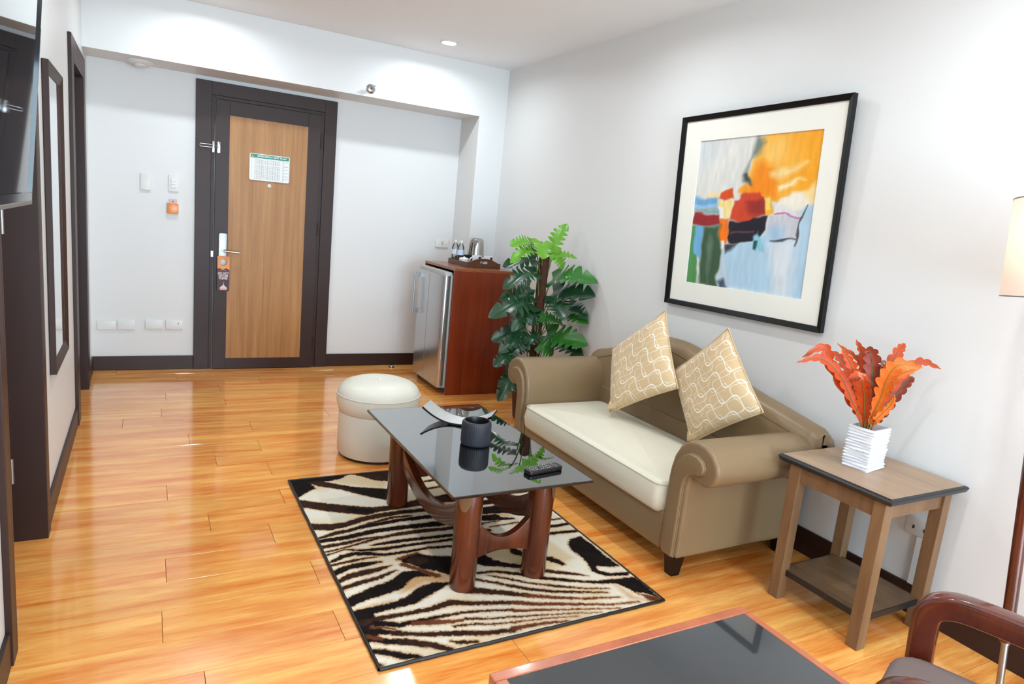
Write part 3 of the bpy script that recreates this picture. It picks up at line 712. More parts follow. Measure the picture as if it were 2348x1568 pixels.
# lock plate and lever
pl = MB(); pl.prism([(x, z) for x, z in rrect(0.032, 0.092, 0.84, 1.10, 0.012)], 'y', -0.066, -0.045)
plate = pl.build('lock_plate', 'steel', d1, smooth=40, bevel=0.003)
mb = MB().tube([(0.062, -0.066, 0.966), (0.062, -0.105, 0.966)], 0.011, 12)
mb.tube([(0.056, -0.103, 0.966), (0.10, -0.105, 0.963), (0.16, -0.105, 0.959), (0.186, -0.104, 0.957)], [0.010, 0.010, 0.009, 0.0085], 12)
mb.build('lever', 'chrome', plate, smooth=50)
MB().lathe([(0.013, 0), (0.013, 0.006), (0.008, 0.006), (0.008, 0.001)], 20).xform(Matrix.Translation((0.397, -0.0435, 1.499)) @ Matrix.Rotation(math.pi / 2, 4, 'X')).build('peephole', 'steel', d1, smooth=40)
MB().lathe([(0.007, 0), (0.007, 0.003)], 16).xform(Matrix.Translation((0.397, -0.0445, 1.499)) @ Matrix.Rotation(math.pi / 2, 4, 'X')).build('lens', 'black_gloss', d1, smooth=40)
# swing bar guard
mb = MB(); mb.box(-0.022, -0.004, -0.034, -0.018, 1.705, 1.79)
g = mb.build('guard_base', 'chrome', d1, bevel=0.003, smooth=40)
lp = [(-0.016, -0.045, 1.760)] + [(-0.02 - 0.085 * t, -0.048, 1.762) for t in (0.3, 0.7, 1)] + [(-0.112, -0.048, 1.752)] + [(-0.02 - 0.085 * t, -0.048, 1.741) for t in (1, 0.7, 0.3)] + [(-0.016, -0.045, 1.743)]
MB().tube(lp, 0.0042, 8).build('swing_bar', 'chrome', g, smooth=50)
mb = MB(); mb.box(0.012, 0.034, -0.053, -0.045, 1.705, 1.79); mb.tube([(0.02, -0.05, 1.75), (-0.004, -0.062, 1.75)], 0.005, 8)
mb.build('guard_stud', 'chrome', d1, bevel=0.002, smooth=40)
MB().box(-0.02, -0.004, -0.03, -0.018, 0.91, 0.955).build('strike_plate', 'chrome', d1)

# emergency plan board on the door
sg = thing('exit_plan_sign', 'white framed emergency exit plan sign with teal header on the entry door', 'sign', (0.395, -0.047, 1.635))
SX0, SX1, SZ0, SZ1 = 0.245, 0.547, 1.533, 1.737
yb = -0.0435
MB().box(SX0, SX1, yb - 0.006, yb, SZ0, SZ1).build('board', 'white_paper', sg, bevel=0.001)
mb = MB()
for a, b, c, d in ((SX0, SX1, SZ0, SZ0 + 0.005), (SX0, SX1, SZ1 - 0.005, SZ1), (SX0, SX0 + 0.005, SZ0, SZ1), (SX1 - 0.005, SX1, SZ0, SZ1)): mb.box(a, b, yb - 0.009, yb - 0.005, c, d)
mb.build('frame', 'white_plastic', sg)
hd = MB().box(SX0 + 0.007, SX1 - 0.007, yb - 0.007, yb - 0.0055, 1.705, 1.731).build('header', 'teal', sg)
tag(hd, 'teal header band')
text_mesh('lettering', 'EMERGENCY EXIT PLAN', 0.0172, 'white_paper', hd, (0.412, yb - 0.0072, 1.719), (math.pi / 2, 0, 0), 0.0006, xscale=1.12, spacing=1.06)
MB().prism([(0.254, 1.709), (0.276, 1.709), (0.265, 1.727)], 'y', yb - 0.0078, yb - 0.007).build('emblem', 'orange_print', hd)
# plan drawing: rows of room outlines
ln = MB(); yy = yb - 0.0063
def outline(x0, x1, z0, z1, t=0.0007):
    ln.box(x0, x1, yy, yb - 0.0059, z0 - t, z0 + t); ln.box(x0, x1, yy, yb - 0.0059, z1 - t, z1 + t)
    ln.box(x0 - t, x0 + t, yy, yb - 0.0059, z0, z1); ln.box(x1 - t, x1 + t, yy, yb - 0.0059, z0, z1)
for bx, bw in ((0.285, 0.068), (0.362, 0.036), (0.405, 0.068)):
    for rz, rh in ((1.662, 0.028), (1.622, 0.026), (1.586, 0.026), (1.551, 0.026)):
        cnt = 2 if bw < 0.05 else 4
        for k in range(cnt):
            w = bw / cnt; outline(bx + k * w, bx + (k + 1) * w - 0.001, rz + random.uniform(-0.002, 0.002), rz + rh)
            ln.box(bx + k * w + 0.004, bx + k * w + 0.011, yy, yb - 0.0059, rz + rh * 0.45, rz + rh * 0.45 + 0.002)
outline(0.259, 0.497, 1.545, 1.698, 0.0004)
ln.build('plan_drawing', 'ink', sg)
lg = MB(); yy = yb - 0.0063
lg.box(0.4985, 0.4998, yy, yb - 0.0059, 1.538, 1.703)
for k, z in enumerate((1.69, 1.655, 1.63, 1.605, 1.58, 1.558)):
    lg.box(0.506, 0.510, yy, yb - 0.0059, z, z + 0.004); lg.box(0.516, 0.534, yy, yb - 0.0059, z + 0.001, z + 0.003)
lg.build('legend', 'ink_dark', sg)

# do-not-disturb hanger on the lever
hg = thing('door_hanger', 'orange and maroon do not disturb hanger on the door lever', 'door hanger', (0.07, -0.075, 0.78))
HX0, HX1, HZ0, HZ1 = 0.024, 0.113, 0.646, 0.922
yh = -0.078
HOLE = (0.068, 0.872, 0.024)
def arcpts(cx, cz, r, a0, a1, n): return [(cx + r * math.cos(math.radians(a0 + (a1 - a0) * k / n)), cz + r * math.sin(math.radians(a0 + (a1 - a0) * k / n))) for k in range(n + 1)]
# card with a real hole: two half outlines
left = [(HX0, HZ0), (HOLE[0], HZ0)] + arcpts(HOLE[0], HOLE[1], HOLE[2], -90, -270, 14) + [(HOLE[0], HZ1), (HX0, HZ1)]
right = [(HX1, HZ1), (HOLE[0], HZ1)] + arcpts(HOLE[0], HOLE[1], HOLE[2], 90, -90, 14) + [(HOLE[0], HZ0), (HX1, HZ0)]
MB().prism(left, 'y', yh, yh + 0.0012).prism(right, 'y', yh, yh + 0.0012).build('card', 'orange_print', hg)
wave = [(HX0 + 0.089 * k / 12, 0.822 + 0.006 * math.sin(k * 0.9)) for k in range(13)]
MB().prism([(HX0, 0.735), (HX1, 0.735)] + wave[::-1], 'y', yh - 0.0008, yh - 0.0001).build('maroon_field', 'maroon_print', hg)
MB().prism([(HX0, HZ0), (HX1, HZ0), (HX1, 0.735), (HX0, 0.735)], 'y', yh - 0.0008, yh - 0.0001).build('plum_field', 'plum_print', hg)
for k, s in enumerate(('DO NOT', 'DISTURB', 'PLEASE')):
    text_mesh('lettering', s, 0.0235, 'white_paper', hg, (0.0685, yh - 0.0011, 0.787 - k * 0.0195), (math.pi / 2, 0, 0), 0.0005, xscale=(0.84, 0.74, 0.84)[k])
MB().prism([(0.042, 0.665), (0.098, 0.665), (0.095, 0.676), (0.08, 0.688), (0.0725, 0.7), (0.070, 0.722), (0.068, 0.7), (0.060, 0.688), (0.045, 0.676)], 'y', yh - 0.0016, yh - 0.0009).build('emblem', 'pink_print', hg)
MB().prism([(0.048, 0.655), (0.092, 0.655), (0.096, 0.661), (0.044, 0.661)], 'y', yh - 0.0016, yh - 0.0009).build('emblem', 'pink_print', hg)
MB().tube([(0.048, yh - 0.0012, 0.809), (0.068, yh - 0.0012, 0.818), (0.09, yh - 0.0012, 0.809)], 0.0008, 6).build('ornament', 'pink_print', hg)

# ------------------------------------------------ fittings on the entry wall
def plate_thing(name, label, cat, x0, x1, z0, z1, group=None, t=0.012):
    p = thing(name, label, cat, ((x0 + x1) / 2, 0, (z0 + z1) / 2), group=group)
    MB().prism(rrect(x0, x1, z0, z1, 0.003, 2), 'y', -t, 0.0).build('cover', 'white_plastic', p, bevel=0.0025, smooth=40)
    return p
plate_thing('blank_plate', 'square blank white plate at head height left of the light switch', 'wall plate', -0.502, -0.434, 1.377, 1.500, t=0.016)
sw = plate_thing('light_switch', 'white light switch with three small rockers above the amber card holder', 'light switch', -0.318, -0.250, 1.384, 1.506)
for k in range(3):
    MB().box(-0.3, -0.266, -0.019, -0.011, 1.412 + k * 0.0225, 1.433 + k * 0.0225).build('rocker', 'white_plastic', sw, bevel=0.002)
kc = thing('key_card_holder', 'amber key card switch with a pale card in it beside the entry door', 'card holder', (-0.288, 0, 1.266))
MB().prism(rrect(-0.331, -0.244, 1.214, 1.307, 0.006, 3), 'y', -0.012, 0).build('back_plate', 'white_plastic', kc, bevel=0.002, smooth=40)
MB().prism(rrect(-0.326, -0.249, 1.219, 1.296, 0.006, 3), 'y', -0.030, -0.0115).build('pocket', 'amber', kc, bevel=0.003, smooth=40)
cd = MB().box(-0.314, -0.259, -0.022, -0.0185, 1.25, 1.327).build('card', 'pale_card', kc)
MB().prism([(-0.296, 1.305), (-0.277, 1.305), (-0.2865, 1.318)], 'y', -0.0226, -0.0219).build('emblem', 'ink', cd)
low = [(-0.792, -0.668, 0.317, 0.387), (-0.659, -0.541, 0.318, 0.389), (-0.474, -0.354, 0.324, 0.394), (-0.333, -0.213, 0.322, 0.395)]
for (a, b, c, d), lab in zip(low[:3], ('oblong blank white low plate nearest the side doorway corner of the entry wall',
                                       'oblong blank white low plate second from the side doorway corner of the entry wall',
                                       'oblong blank white low plate third from the side doorway corner, beside the slotted one')):
    plate_thing('wall_plate', lab, 'wall plate', a, b, c, d, 'low blank wall plates')
p4 = plate_thing('wall_plate', 'oblong white low wall plate with a small dark slot, next to the entry door casing', 'wall plate', *low[3], 'low blank wall plates')
MB().box(-0.246, -0.243, -0.0135, -0.0118, 0.362, 0.378).build('slot', 'ink_dark', p4)
so = plate_thing('wall_socket', 'white wall socket above the drinks tray by the pillar', 'socket', 1.863, 1.990, 1.107, 1.180)
for z in (1.135, 1.153): MB().box(1.925, 1.933, -0.0135, -0.0118, z, z + 0.007).build('pin_hole', 'ink_dark', so)
plate_thing('wall_plate', 'small white plate low on the wall behind the fridge handle', 'wall plate', 1.746, 1.80, 0.339, 0.408)
# sprinkler on the beam
sp = thing('fire_sprinkler', 'chrome sidewall fire sprinkler on the beam face', 'sprinkler', (1.079, BEAM_Y, 2.316))
R90 = Matrix.Translation((1.079, BEAM_Y, 2.316)) @ Matrix.Rotation(math.pi / 2, 4, 'X')
MB().lathe([(0.036, 0), (0.036, 0.003), (0.026, 0.012), (0.012, 0.014)], 28).xform(R90).build('escutcheon', 'chrome', sp, smooth=40)
MB().lathe([(0.010, 0.012), (0.012, 0.03), (0.007, 0.034), (0.007, 0.05)], 16).xform(R90).build('body', 'chrome', sp, smooth=40)
mb = MB().tube([(1.067, BEAM_Y - 0.03, 2.316), (1.064, BEAM_Y - 0.045, 2.316), (1.076, BEAM_Y - 0.062, 2.32)], 0.0025, 6)
mb.tube([(1.091, BEAM_Y - 0.03, 2.316), (1.094, BEAM_Y - 0.045, 2.316), (1.082, BEAM_Y - 0.062, 2.32)], 0.0025, 6)
mb.box(1.058, 1.10, BEAM_Y - 0.075, BEAM_Y - 0.045, 2.331, 2.334); mb.box(1.075, 1.083, BEAM_Y - 0.066, BEAM_Y - 0.06, 2.312, 2.334)
mb.build('deflector', 'chrome', sp)
# round detector on the soffit
sd = thing('smoke_detector', 'round white detector on the soffit above the entry wall plates', 'smoke detector', (-0.50, -0.17, BEAM_Z))
MB().lathe([(0.085, 0), (0.085, -0.008), (0.07, -0.02), (0.066, -0.022)], 36, (-0.50, -0.17, BEAM_Z)).build('base', 'white_plastic', sd, smooth=40)
MB().lathe([(0.04, -0.021), (0.04, -0.03), (0.034, -0.036)], 30, (-0.50, -0.17, BEAM_Z)).build('sensor', 'white_plastic', sd, smooth=40)
# door stop on the floor
ds = thing('door_stop', 'small chrome dome door stop on the floor by the back baseboard', 'door stop', (1.49, -0.10, 0))
MB().lathe([(0.024, 0), (0.024, 0.004), (0.02, 0.014), (0.008, 0.02)], 24, (1.49, -0.10, 0)).build('dome', 'chrome', ds, smooth=50)
MB().lathe([(0.0245, 0.004), (0.0255, 0.007), (0.0225, 0.010)], 24, (1.49, -0.10, 0)).build('rubber_ring', 'black', ds, smooth=50)

# ------------------------------------------------ ceiling downlights (these light the room)
for i, (x, y) in enumerate(DOWNLIGHTS):
    lab = 'recessed round downlight in the ceiling in front of the beam, nearest the right wall' if i == 0 else 'recessed round ceiling downlight glowing white'
    t = thing('ceiling_downlight', lab, 'downlight', (x, y, ZC), group='ceiling downlights')
    MB().lathe([(0.055, 0.0), (0.068, 0.0), (0.068, -0.004), (0.055, -0.008), (0.050, -0.004), (0.050, 0.0)], 36, (x, y, ZC), False, False).build('trim_ring', 'white_plastic', t, smooth=40)
    MB().lathe([(0.050, -0.001), (0.040, -0.006), (0.02, -0.009), (0.004, -0.010)], 28, (x, y, ZC)).build('lens', 'lamp_glow', t, smooth=40)
    l = bpy.data.lights.new('downlight', 'AREA'); l.shape = 'DISK'; l.size = 0.09; l.energy = DOWN_W; l.color = (0.84, 0.94, 1.0)
    l.spread = math.radians(165)
    o = bpy.data.objects.new('downlight_beam', l); COL.objects.link(o); o.location = (0, 0, -0.014); o.parent = t

# ================================================================== left wall: mirror and television
mr = thing('wall_mirror', 'tall dark brown framed mirror on the left wall between two doorways', 'mirror', (XL, -2.185, 0.585))
MY0, MY1, MZ0, MZ1, FW = -2.45, -1.905, 0.585, 1.87, 0.048
MB().box(XL + 0.002, XL + 0.012, MY0 + 0.03, MY1 - 0.03, MZ0 + 0.03, MZ1 - 0.03).build('mirror_glass', 'mirror', mr)
def mitred(mb, y0, y1, z0, z1, w, x0, x1):
    o = [(y0, z0), (y1, z0), (y1, z1), (y0, z1)]; i = [(y0 + w, z0 + w), (y1 - w, z0 + w), (y1 - w, z1 - w), (y0 + w, z1 - w)]
    xm = x1
    vs = []
    for (a, b) in o: vs += [(x0, a, b), (x1, a, b)]
    for (a, b) in i: vs += [(x0, a, b), (x0 + (x1 - x0) * 0.55, a, b)]
    fs = []
    for k in range(4):
        n = (k + 1) % 4
        fs += [(2 * k, 2 * n, 2 * n + 1, 2 * k + 1), (8 + 2 * n, 8 + 2 * k, 9 + 2 * k, 9 + 2 * n), (2 * k + 1, 2 * n + 1, 9 + 2 * n, 9 + 2 * k), (2 * n, 2 * k, 8 + 2 * k, 8 + 2 * n)]
    mb.add(vs, fs)
mb = MB(); mitred(mb, MY0, MY1, MZ0, MZ1, FW, XL + 0.001, XL + 0.026); mb.build('frame', 'brown', mr, bevel=0.003)

th = math.radians(4.13)
TVH, TVW = 0.56, 0.97
tc = Vector((-0.685, -4.05 - TVW / 2, 1.365)) + Vector((math.sin(th), 0, math.cos(th))) * TVH / 2
tv = thing('television', 'flat black television hung on the left wall, tilted downwards', 'television', tc, (0, th, 0))
MB().box(-0.03, -0.002, -TVW / 2, TVW / 2, -TVH / 2, TVH / 2).build('back_cover', 'black', tv, world=False, bevel=0.004)
MB().box(-0.075, -0.03, -0.3, 0.3, -0.2, 0.16).build('housing', 'black', tv, world=False, bevel=0.01)
MB().box(-0.002, 0.0, -TVW / 2 + 0.008, TVW / 2 - 0.008, -TVH / 2 + 0.02, TVH / 2 - 0.008).build('screen', 'screen', tv, world=False)
mb = MB()
mb.box(-0.004, 0.004, -TVW / 2, TVW / 2, TVH / 2 - 0.008, TVH / 2); mb.box(-0.004, 0.004, -TVW / 2, -TVW / 2 + 0.008, -TVH / 2, TVH / 2); mb.box(-0.004, 0.004, TVW / 2 - 0.008, TVW / 2, -TVH / 2, TVH / 2)
mb.build('bezel', 'black_gloss', tv, world=False)
MB().box(-0.004, 0.004, -TVW / 2, TVW / 2, -TVH / 2 + 0.004, -TVH / 2 + 0.02).build('lower_bezel', 'black_gloss', tv, world=False)
MB().box(-0.03, 0.005, -TVW / 2, TVW / 2, -TVH / 2 - 0.005, -TVH / 2 + 0.004).build('bottom_trim', 'steel', tv, world=False, bevel=0.002)
mb = MB(); mb.box(XL + 0.001, XL + 0.02, -4.68, -4.39, 1.5, 1.75); mb.box(XL + 0.02, -0.735, -4.62, -4.45, 1.56, 1.68)
mb.build('wall_bracket', 'black', tv)

# ================================================================== framed print on the right wall
pt = thing('framed_print', 'large black framed abstract print in orange, red and pale blue above the sofa', 'picture', (XR, -3.255, 1.035))
PIN = Matrix.Identity(4)
# hangs a little crooked and leans forward at the top, like in the room
pic_m = Matrix.Translation((XR - 0.004, -3.27, 1.567)) @ Matrix.Rotation(math.radians(-1.05), 4, 'X') @ Matrix.Rotation(math.radians(-1.7), 4, 'Y')
PW, PH, FR = 1.075 / 2, 1.058 / 2, 0.028
def pic(mb): return mb.xform(pic_m)
# local frame: x towards the room is negative, y to the viewer's left is positive
mb = MB()
for k in range(1):
    o = [(-PW, -PH), (PW, -PH), (PW, PH), (-PW, PH)]; i = [(-PW + FR, -PH + FR), (PW - FR, -PH + FR), (PW - FR, PH - FR), (-PW + FR, PH - FR)]
    vs = []
    for a, b in o: vs += [(-0.016, a, b), (-0.044, a, b)]
    for a, b in i: vs += [(-0.016, a, b), (-0.034, a, b)]
    fs = []
    for k2 in range(4):
        n = (k2 + 1) % 4
        fs += [(2 * k2, 2 * n, 2 * n + 1, 2 * k2 + 1), (8 + 2 * n, 8 + 2 * k2, 9 + 2 * k2, 9 + 2 * n), (2 * k2 + 1, 2 * n + 1, 9 + 2 * n, 9 + 2 * k2), (2 * n, 2 * k2, 8 + 2 * k2, 8 + 2 * n)]
    mb.add(vs, fs)
pic(mb).build('frame', 'black_wood', pt, bevel=0.003)
# mat board with window
IW, IH, IY, IZ = 0.79 / 2, 0.782 / 2, -0.003, 0.0
mb = MB()
a, b = PW - FR + 0.004, PH - FR + 0.004
mb.box(-0.026, -0.018, IY + IW, a, -b, b); mb.box(-0.026, -0.018, -a, IY - IW, -b, b)
mb.box(-0.026, -0.018, IY - IW, IY + IW, IZ + IH, b); mb.box(-0.026, -0.018, IY - IW, IY + IW, -b, IZ - IH)
pic(mb).build('mat_board', 'mat_board', pt)
# print surface: vertex colours from layered painted patches
N = 190
uu, vv = np.meshgrid(np.linspace(0, 1, N), np.linspace(0, 1, N))
def vnoise(shape_u, shape_v, fu, fv, seed):
    r = np.random.RandomState(seed).rand(int(fv) + 3, int(fu) + 3)
    x = shape_u * fu; y = shape_v * fv
    xi = np.floor(x).astype(int); yi = np.floor(y).astype(int); xf = x - xi; yf = y - yi
    xf = xf * xf * (3 - 2 * xf); yf = yf * yf * (3 - 2 * yf)
    return (r[yi, xi] * (1 - xf) + r[yi, xi + 1] * xf) * (1 - yf) + (r[yi + 1, xi] * (1 - xf) + r[yi + 1, xi + 1] * xf) * yf
def poly_dist(px, py, poly):
    """signed distance to polygon, negative inside"""
    d = np.full(px.shape, 1e9); inside = np.zeros(px.shape, bool)
    n = len(poly)
    for i in range(n):
        ax, ay = poly[i]; bx, by = poly[(i + 1) % n]
        ex, ey = bx - ax, by - ay; L2 = ex * ex + ey * ey + 1e-12
        t = np.clip(((px - ax) * ex + (py - ay) * ey) / L2, 0, 1)
        d = np.minimum(d, (px - ax - t * ex) ** 2 + (py - ay - t * ey) ** 2)
        c = (ay > py) != (by > py)
        with np.errstate(divide='ignore', invalid='ignore'):
            xi = ax + (py - ay) * ex / (ey if abs(ey) > 1e-12 else 1e-12)
        inside ^= c & (px < xi)
    d = np.sqrt(d); d[inside] *= -1
    return d
wu = uu + (vnoise(uu, vv, 14, 14, 1) - 0.5) * 0.03 + (vnoise(uu, vv, 45, 20, 2) - 0.5) * 0.014
wv = vv + (vnoise(uu, vv, 14, 14, 3) - 0.5) * 0.03 + (vnoise(uu, vv, 20, 45, 4) - 0.5) * 0.014
img = np.zeros(uu.shape + (3,)) + np.array((216, 218, 214)) / 255.0
for col, soft, poly in PAINT:
    d = poly_dist(wu, wv, poly)
    a = np.clip(0.5 - d / max(soft, 0.004) * 0.5, 0, 1)[..., None]
    c = np.array(col) / 255.0
    img = img * (1 - a) + c * a
img *= (0.965 + 0.07 * vnoise(uu, vv, 50, 12, 6))[..., None]
img = np.clip(img, 0, 1)
imgl = np.where(img <= 0.04045, img / 12.92, ((img + 0.055) / 1.055) ** 2.4)
def color_grid(name, mat, X, Y, Z, colr, parent, mtx):
    h, w = X.shape
    V = np.stack([X, Y, Z], -1).reshape(-1, 3)
    m = np.array(mtx); V = V @ m[:3, :3].T + m[:3, 3]
    i = np.arange(h * w).reshape(h, w)
    F = np.stack([i[:-1, :-1], i[:-1, 1:], i[1:, 1:], i[1:, :-1]], -1).reshape(-1, 4)
    me = bpy.data.meshes.new(name); me.from_pydata(V.tolist(), [], F.tolist()); me.update()
    at = me.color_attributes.new('Col', 'FLOAT_COLOR', 'POINT')
    c4 = np.concatenate([colr.reshape(-1, 3), np.ones((h * w, 1))], 1).astype(np.float32)
    at.data.foreach_set('color', c4.ravel())
    me.polygons.foreach_set('use_smooth', [True] * len(me.polygons))
    me.materials.append(M[mat])
    o = bpy.data.objects.new(name, me); COL.objects.link(o); o.parent = parent
    return o
color_grid('print', 'print', np.full(uu.shape, -0.0195), IY + IW * 1.004 - uu * IW * 2.008, IZ - IH * 1.004 + vv * IH * 2.008, imgl, pt, INV[pt] @ pic_m)
pic(MB().box(-0.0175, -0.012, -PW + 0.01, PW - 0.01, -PH + 0.01, PH - 0.01)).build('backing', 'black', pt)

# ================================================================== rug
RX0, RX1, RY0, RY1 = 0.1705, 1.3284, -4.0176, -2.4694
rug = thing('area_rug', 'zebra patterned rug in cream, brown and black with a black bound edge', 'rug', ((RX0 + RX1) / 2, (RY0 + RY1) / 2, 0))
nx, ny = 330, 440
gx, gy = np.meshgrid(np.linspace(0, RX1 - RX0, nx), np.linspace(0, RY1 - RY0, ny))
uu2, vv2 = gx / (RX1 - RX0), gy / (RY1 - RY0)
px = gx + (vnoise(uu2, vv2, 120, 160, 21) - 0.5) * 0.008 + (vnoise(uu2, vv2, 300, 400, 22) - 0.5) * 0.006
py = gy + (vnoise(uu2, vv2, 120, 160, 23) - 0.5) * 0.007 + (vnoise(uu2, vv2, 300, 400, 24) - 0.5) * 0.006
CR = {'K': (26, 20, 18), 'D': (54, 34, 26), 'B': (104, 58, 36), 'T': (206, 152, 90), 't': (218, 194, 152), 'C': (232, 224, 206)}
CR = {k: np.array([lin(c) for c in v]) for k, v in CR.items()}
base = np.zeros(gx.shape + (3,)) + CR['C']
blot = np.clip((vnoise(uu2, vv2, 9, 12, 31) - 0.48) * 3.0, 0, 1)[..., None] * 0.55
base = base * (1 - blot) + CR['t'] * blot
dark = np.full(gx.shape, 1e9)
layers = []
for col, poly in RUG_POLYS:
    d = poly_dist(px, py, poly); layers.append((col, d))
def stroke_dist(px, py, pts):
    d = np.full(px.shape, 1e9)
    for (ax, ay, ra), (bx, by, rb) in zip(pts[:-1], pts[1:]):
        m = 0.09
        sel = (px > min(ax, bx) - m) & (px < max(ax, bx) + m) & (py > min(ay, by) - m) & (py < max(ay, by) + m)
        if not sel.any(): continue
        x, y_ = px[sel], py[sel]
        ex, ey = bx - ax, by - ay; L2 = ex * ex + ey * ey + 1e-12
        t = np.clip(((x - ax) * ex + (y_ - ay) * ey) / L2, 0, 1)
        dd = np.sqrt((x - ax - t * ex) ** 2 + (y_ - ay - t * ey) ** 2) - (ra + (rb - ra) * t)
        d[sel] = np.minimum(d[sel], dd)
    return d
for col, pts in RUG_STROKES: layers.append((col, stroke_dist(px, py, pts)))
for col, d in layers:
    if col in 'Tt':
        a = np.clip(0.5 - d / 0.03, 0, 1)[..., None] * 0.85; base = base * (1 - a) + CR[col] * a
    else: dark = np.minimum(dark, d)
# tan fringe around the dark bands
a = np.clip(1 - dark / 0.014, 0, 1)[..., None] ** 1.3 * 0.8
base = base * (1 - a) + CR['T'] * a
for col, d in layers:
    if col in 'Tt': continue
    a = np.clip(0.5 - d / 0.006, 0, 1)[..., None]
    c = CR[col] * (0.75 + 0.5 * vnoise(uu2, vv2, 60, 80, 41))[..., None]
    base = base * (1 - a) + c * a
color_grid('pile', 'rug', gx + RX0, gy + RY0, np.full(gx.shape, 0.0085) + (vnoise(uu2, vv2, 300, 400, 51) - 0.5) * 0.0012, base, rug, INV[rug])
MB().box(RX0 + 0.004, RX1 - 0.004, RY0 + 0.004, RY1 - 0.004, 0.0, 0.0065).build('backing', 'black', rug)
bp = []
for (xa, ya), (xb, yb_) in zip([(RX0, RY0), (RX1, RY0), (RX1, RY1), (RX0, RY1)], [(RX1, RY0), (RX1, RY1), (RX0, RY1), (RX0, RY0)]):
    k = 40
    bp += [(xa + (xb - xa) * i / k + random.uniform(-0.0012, 0.0012), ya + (yb_ - ya) * i / k + random.uniform(-0.0012, 0.0012), 0.0062) for i in range(k)]
bp.append(bp[0])
MB().tube(bp, 0.0062, 8, False).build('bound_edge', 'black', rug, smooth=60)

# ================================================================== ottoman
ot = thing('ottoman', 'round ivory leather ottoman with a buttoned top behind the glass table', 'ottoman', (0.72, -2.155, 0))
oc = (0.72, -2.155, 0)
MB().lathe([(0.19, 0.0), (0.2, 0.0), (0.2, 0.018), (0.19, 0.018)], 48, oc).build('plinth', 'black', ot, smooth=40)
MB().lathe([(0.214, 0.018), (0.222, 0.03), (0.224, 0.15), (0.222, 0.262), (0.21, 0.27)], 56, oc).build('body', 'ottoman', ot, smooth=40)
cu = MB().lathe([(0.212, 0.262), (0.226, 0.275), (0.236, 0.31), (0.240, 0.345), (0.235, 0.375), (0.222, 0.402), (0.195, 0.425), (0.15, 0.441), (0.10, 0.448), (0.05, 0.449), (0.02, 0.446), (0.004, 0.444)], 56, oc).build('cushion', 'ottoman', ot, smooth=50)
mb = MB(); mb.tube([(oc[0] + 0.238 * math.cos(a), oc[1] + 0.238 * math.sin(a), 0.366) for a in [2 * math.pi * k / 56 for k in range(57)]], 0.003, 6, False)
mb.build('piping', 'ottoman', cu, smooth=60)
MB().lathe([(0.013, 0.0), (0.013, 0.004), (0.008, 0.009), (0.002, 0.010)], 18, (0.72, -2.155, 0.443)).build('button', 'ottoman', cu, smooth=50)

# ================================================================== glass coffee table
GX0, GX1, GY0, GY1, GZ = 0.478, 1.076, -3.80, -2.74, 0.45
ct = thing('coffee_table', 'smoked glass coffee table on round reddish wood legs standing on the zebra rug', 'coffee table', (0.767, -3.27, 0.009))
MB().box(GX0, GX1, GY0, GY1, GZ - 0.01, GZ).build('glass_top', 'smoked_glass', ct, bevel=0.002)
mb = MB()
t = 0.0025
mb.box(GX0 - 0.0005, GX1 + 0.0005, GY0 - t, GY0 - 0.0002, GZ - 0.0095, GZ - 0.0005); mb.box(GX0, GX1, GY1 + 0.0002, GY1 + t, GZ - 0.0095, GZ - 0.0005)
mb.box(GX0 - t, GX0 - 0.0002, GY0, GY1, GZ - 0.0095, GZ - 0.0005); mb.box(GX1 + 0.0002, GX1 + t, GY0, GY1, GZ - 0.0095, GZ - 0.0005)
mb.build('glass_edge', 'black_gloss', ct)
LEGS = [(0.608, -3.667), (0.927, -3.667), (0.608, -2.88), (0.927, -2.88)]
for (x, y) in LEGS:
    ox = 1 if x > 0.767 else -1; oy = 1 if y > -3.27 else -1
    mb = MB(); n = 28; rings = []
    # oval post whose outer top is cut by a slanted scoop
    for z, s in ((0.009, 0.96), (0.02, 1.0), (0.20, 1.0), (0.30, 1.02), (0.36, 1.04), (0.40, 1.04), (0.438, 1.04)):
        ring = []
        for k in range(n):
            a = 2 * math.pi * k / n; cx, cy = math.cos(a), math.sin(a)
            o = max(0.0, (cx * ox + cy * oy) / 1.414)
            cut = max(0.0, (z - 0.37)) * 0.28 * max(0, o - 0.45)
            r = 0.051 * s - cut
            ring.append((x + r * cx, y + r * cy * 1.02, z))
        rings.append(ring)
    leg = mb.loft(rings).build('leg', 'walnut', ct, smooth=50)
    # lighter end-grain scoop below the glass corner
    R_ = Matrix.Translation((x, y, 0)) @ Matrix.Rotation(math.atan2(oy, ox), 4, 'Z')
    vs = [(0.0552 * math.cos(a), 0.0552 * math.sin(a), 0.4385) for a in np.linspace(-0.6, 0.6, 9)]
    vs2 = [(0.0552 * math.cos(a), 0.0552 * math.sin(a), 0.4385 - 0.10 * math.sqrt(max(0.0, 1 - (a / 0.61) ** 2))) for a in np.linspace(-0.6, 0.6, 9)]
    mb = MB(); mb.add(vs + vs2, [(i, i + 1, i + 10, i + 9) for i in range(8)]); mb.xform(R_).build('scoop', 'taupe_wood', leg, smooth=60)
def stretcher(p, q, z_end, sag, h_end, h_mid):
    """curved rail between two legs, lower and slimmer in the middle"""
    P, Q = Vector(p), Vector(q); d = (Q - P).normalized(); s = d.cross(Vector((0, 0, 1))) * 0.016
    mb = MB(); rings = []
    for k in range(17):
        t = k / 16; c = P.lerp(Q, t); e = (2 * t - 1) ** 2
        zt = z_end - sag * (1 - e); zb = zt - (h_mid + (h_end - h_mid) * e)
        rings.append([tuple(c + s + Vector((0, 0, zb))), tuple(c - s + Vector((0, 0, zb))), tuple(c - s + Vector((0, 0, zt))), tuple(c + s + Vector((0, 0, zt)))])
    mb.loft(rings); return mb
e = 0.045
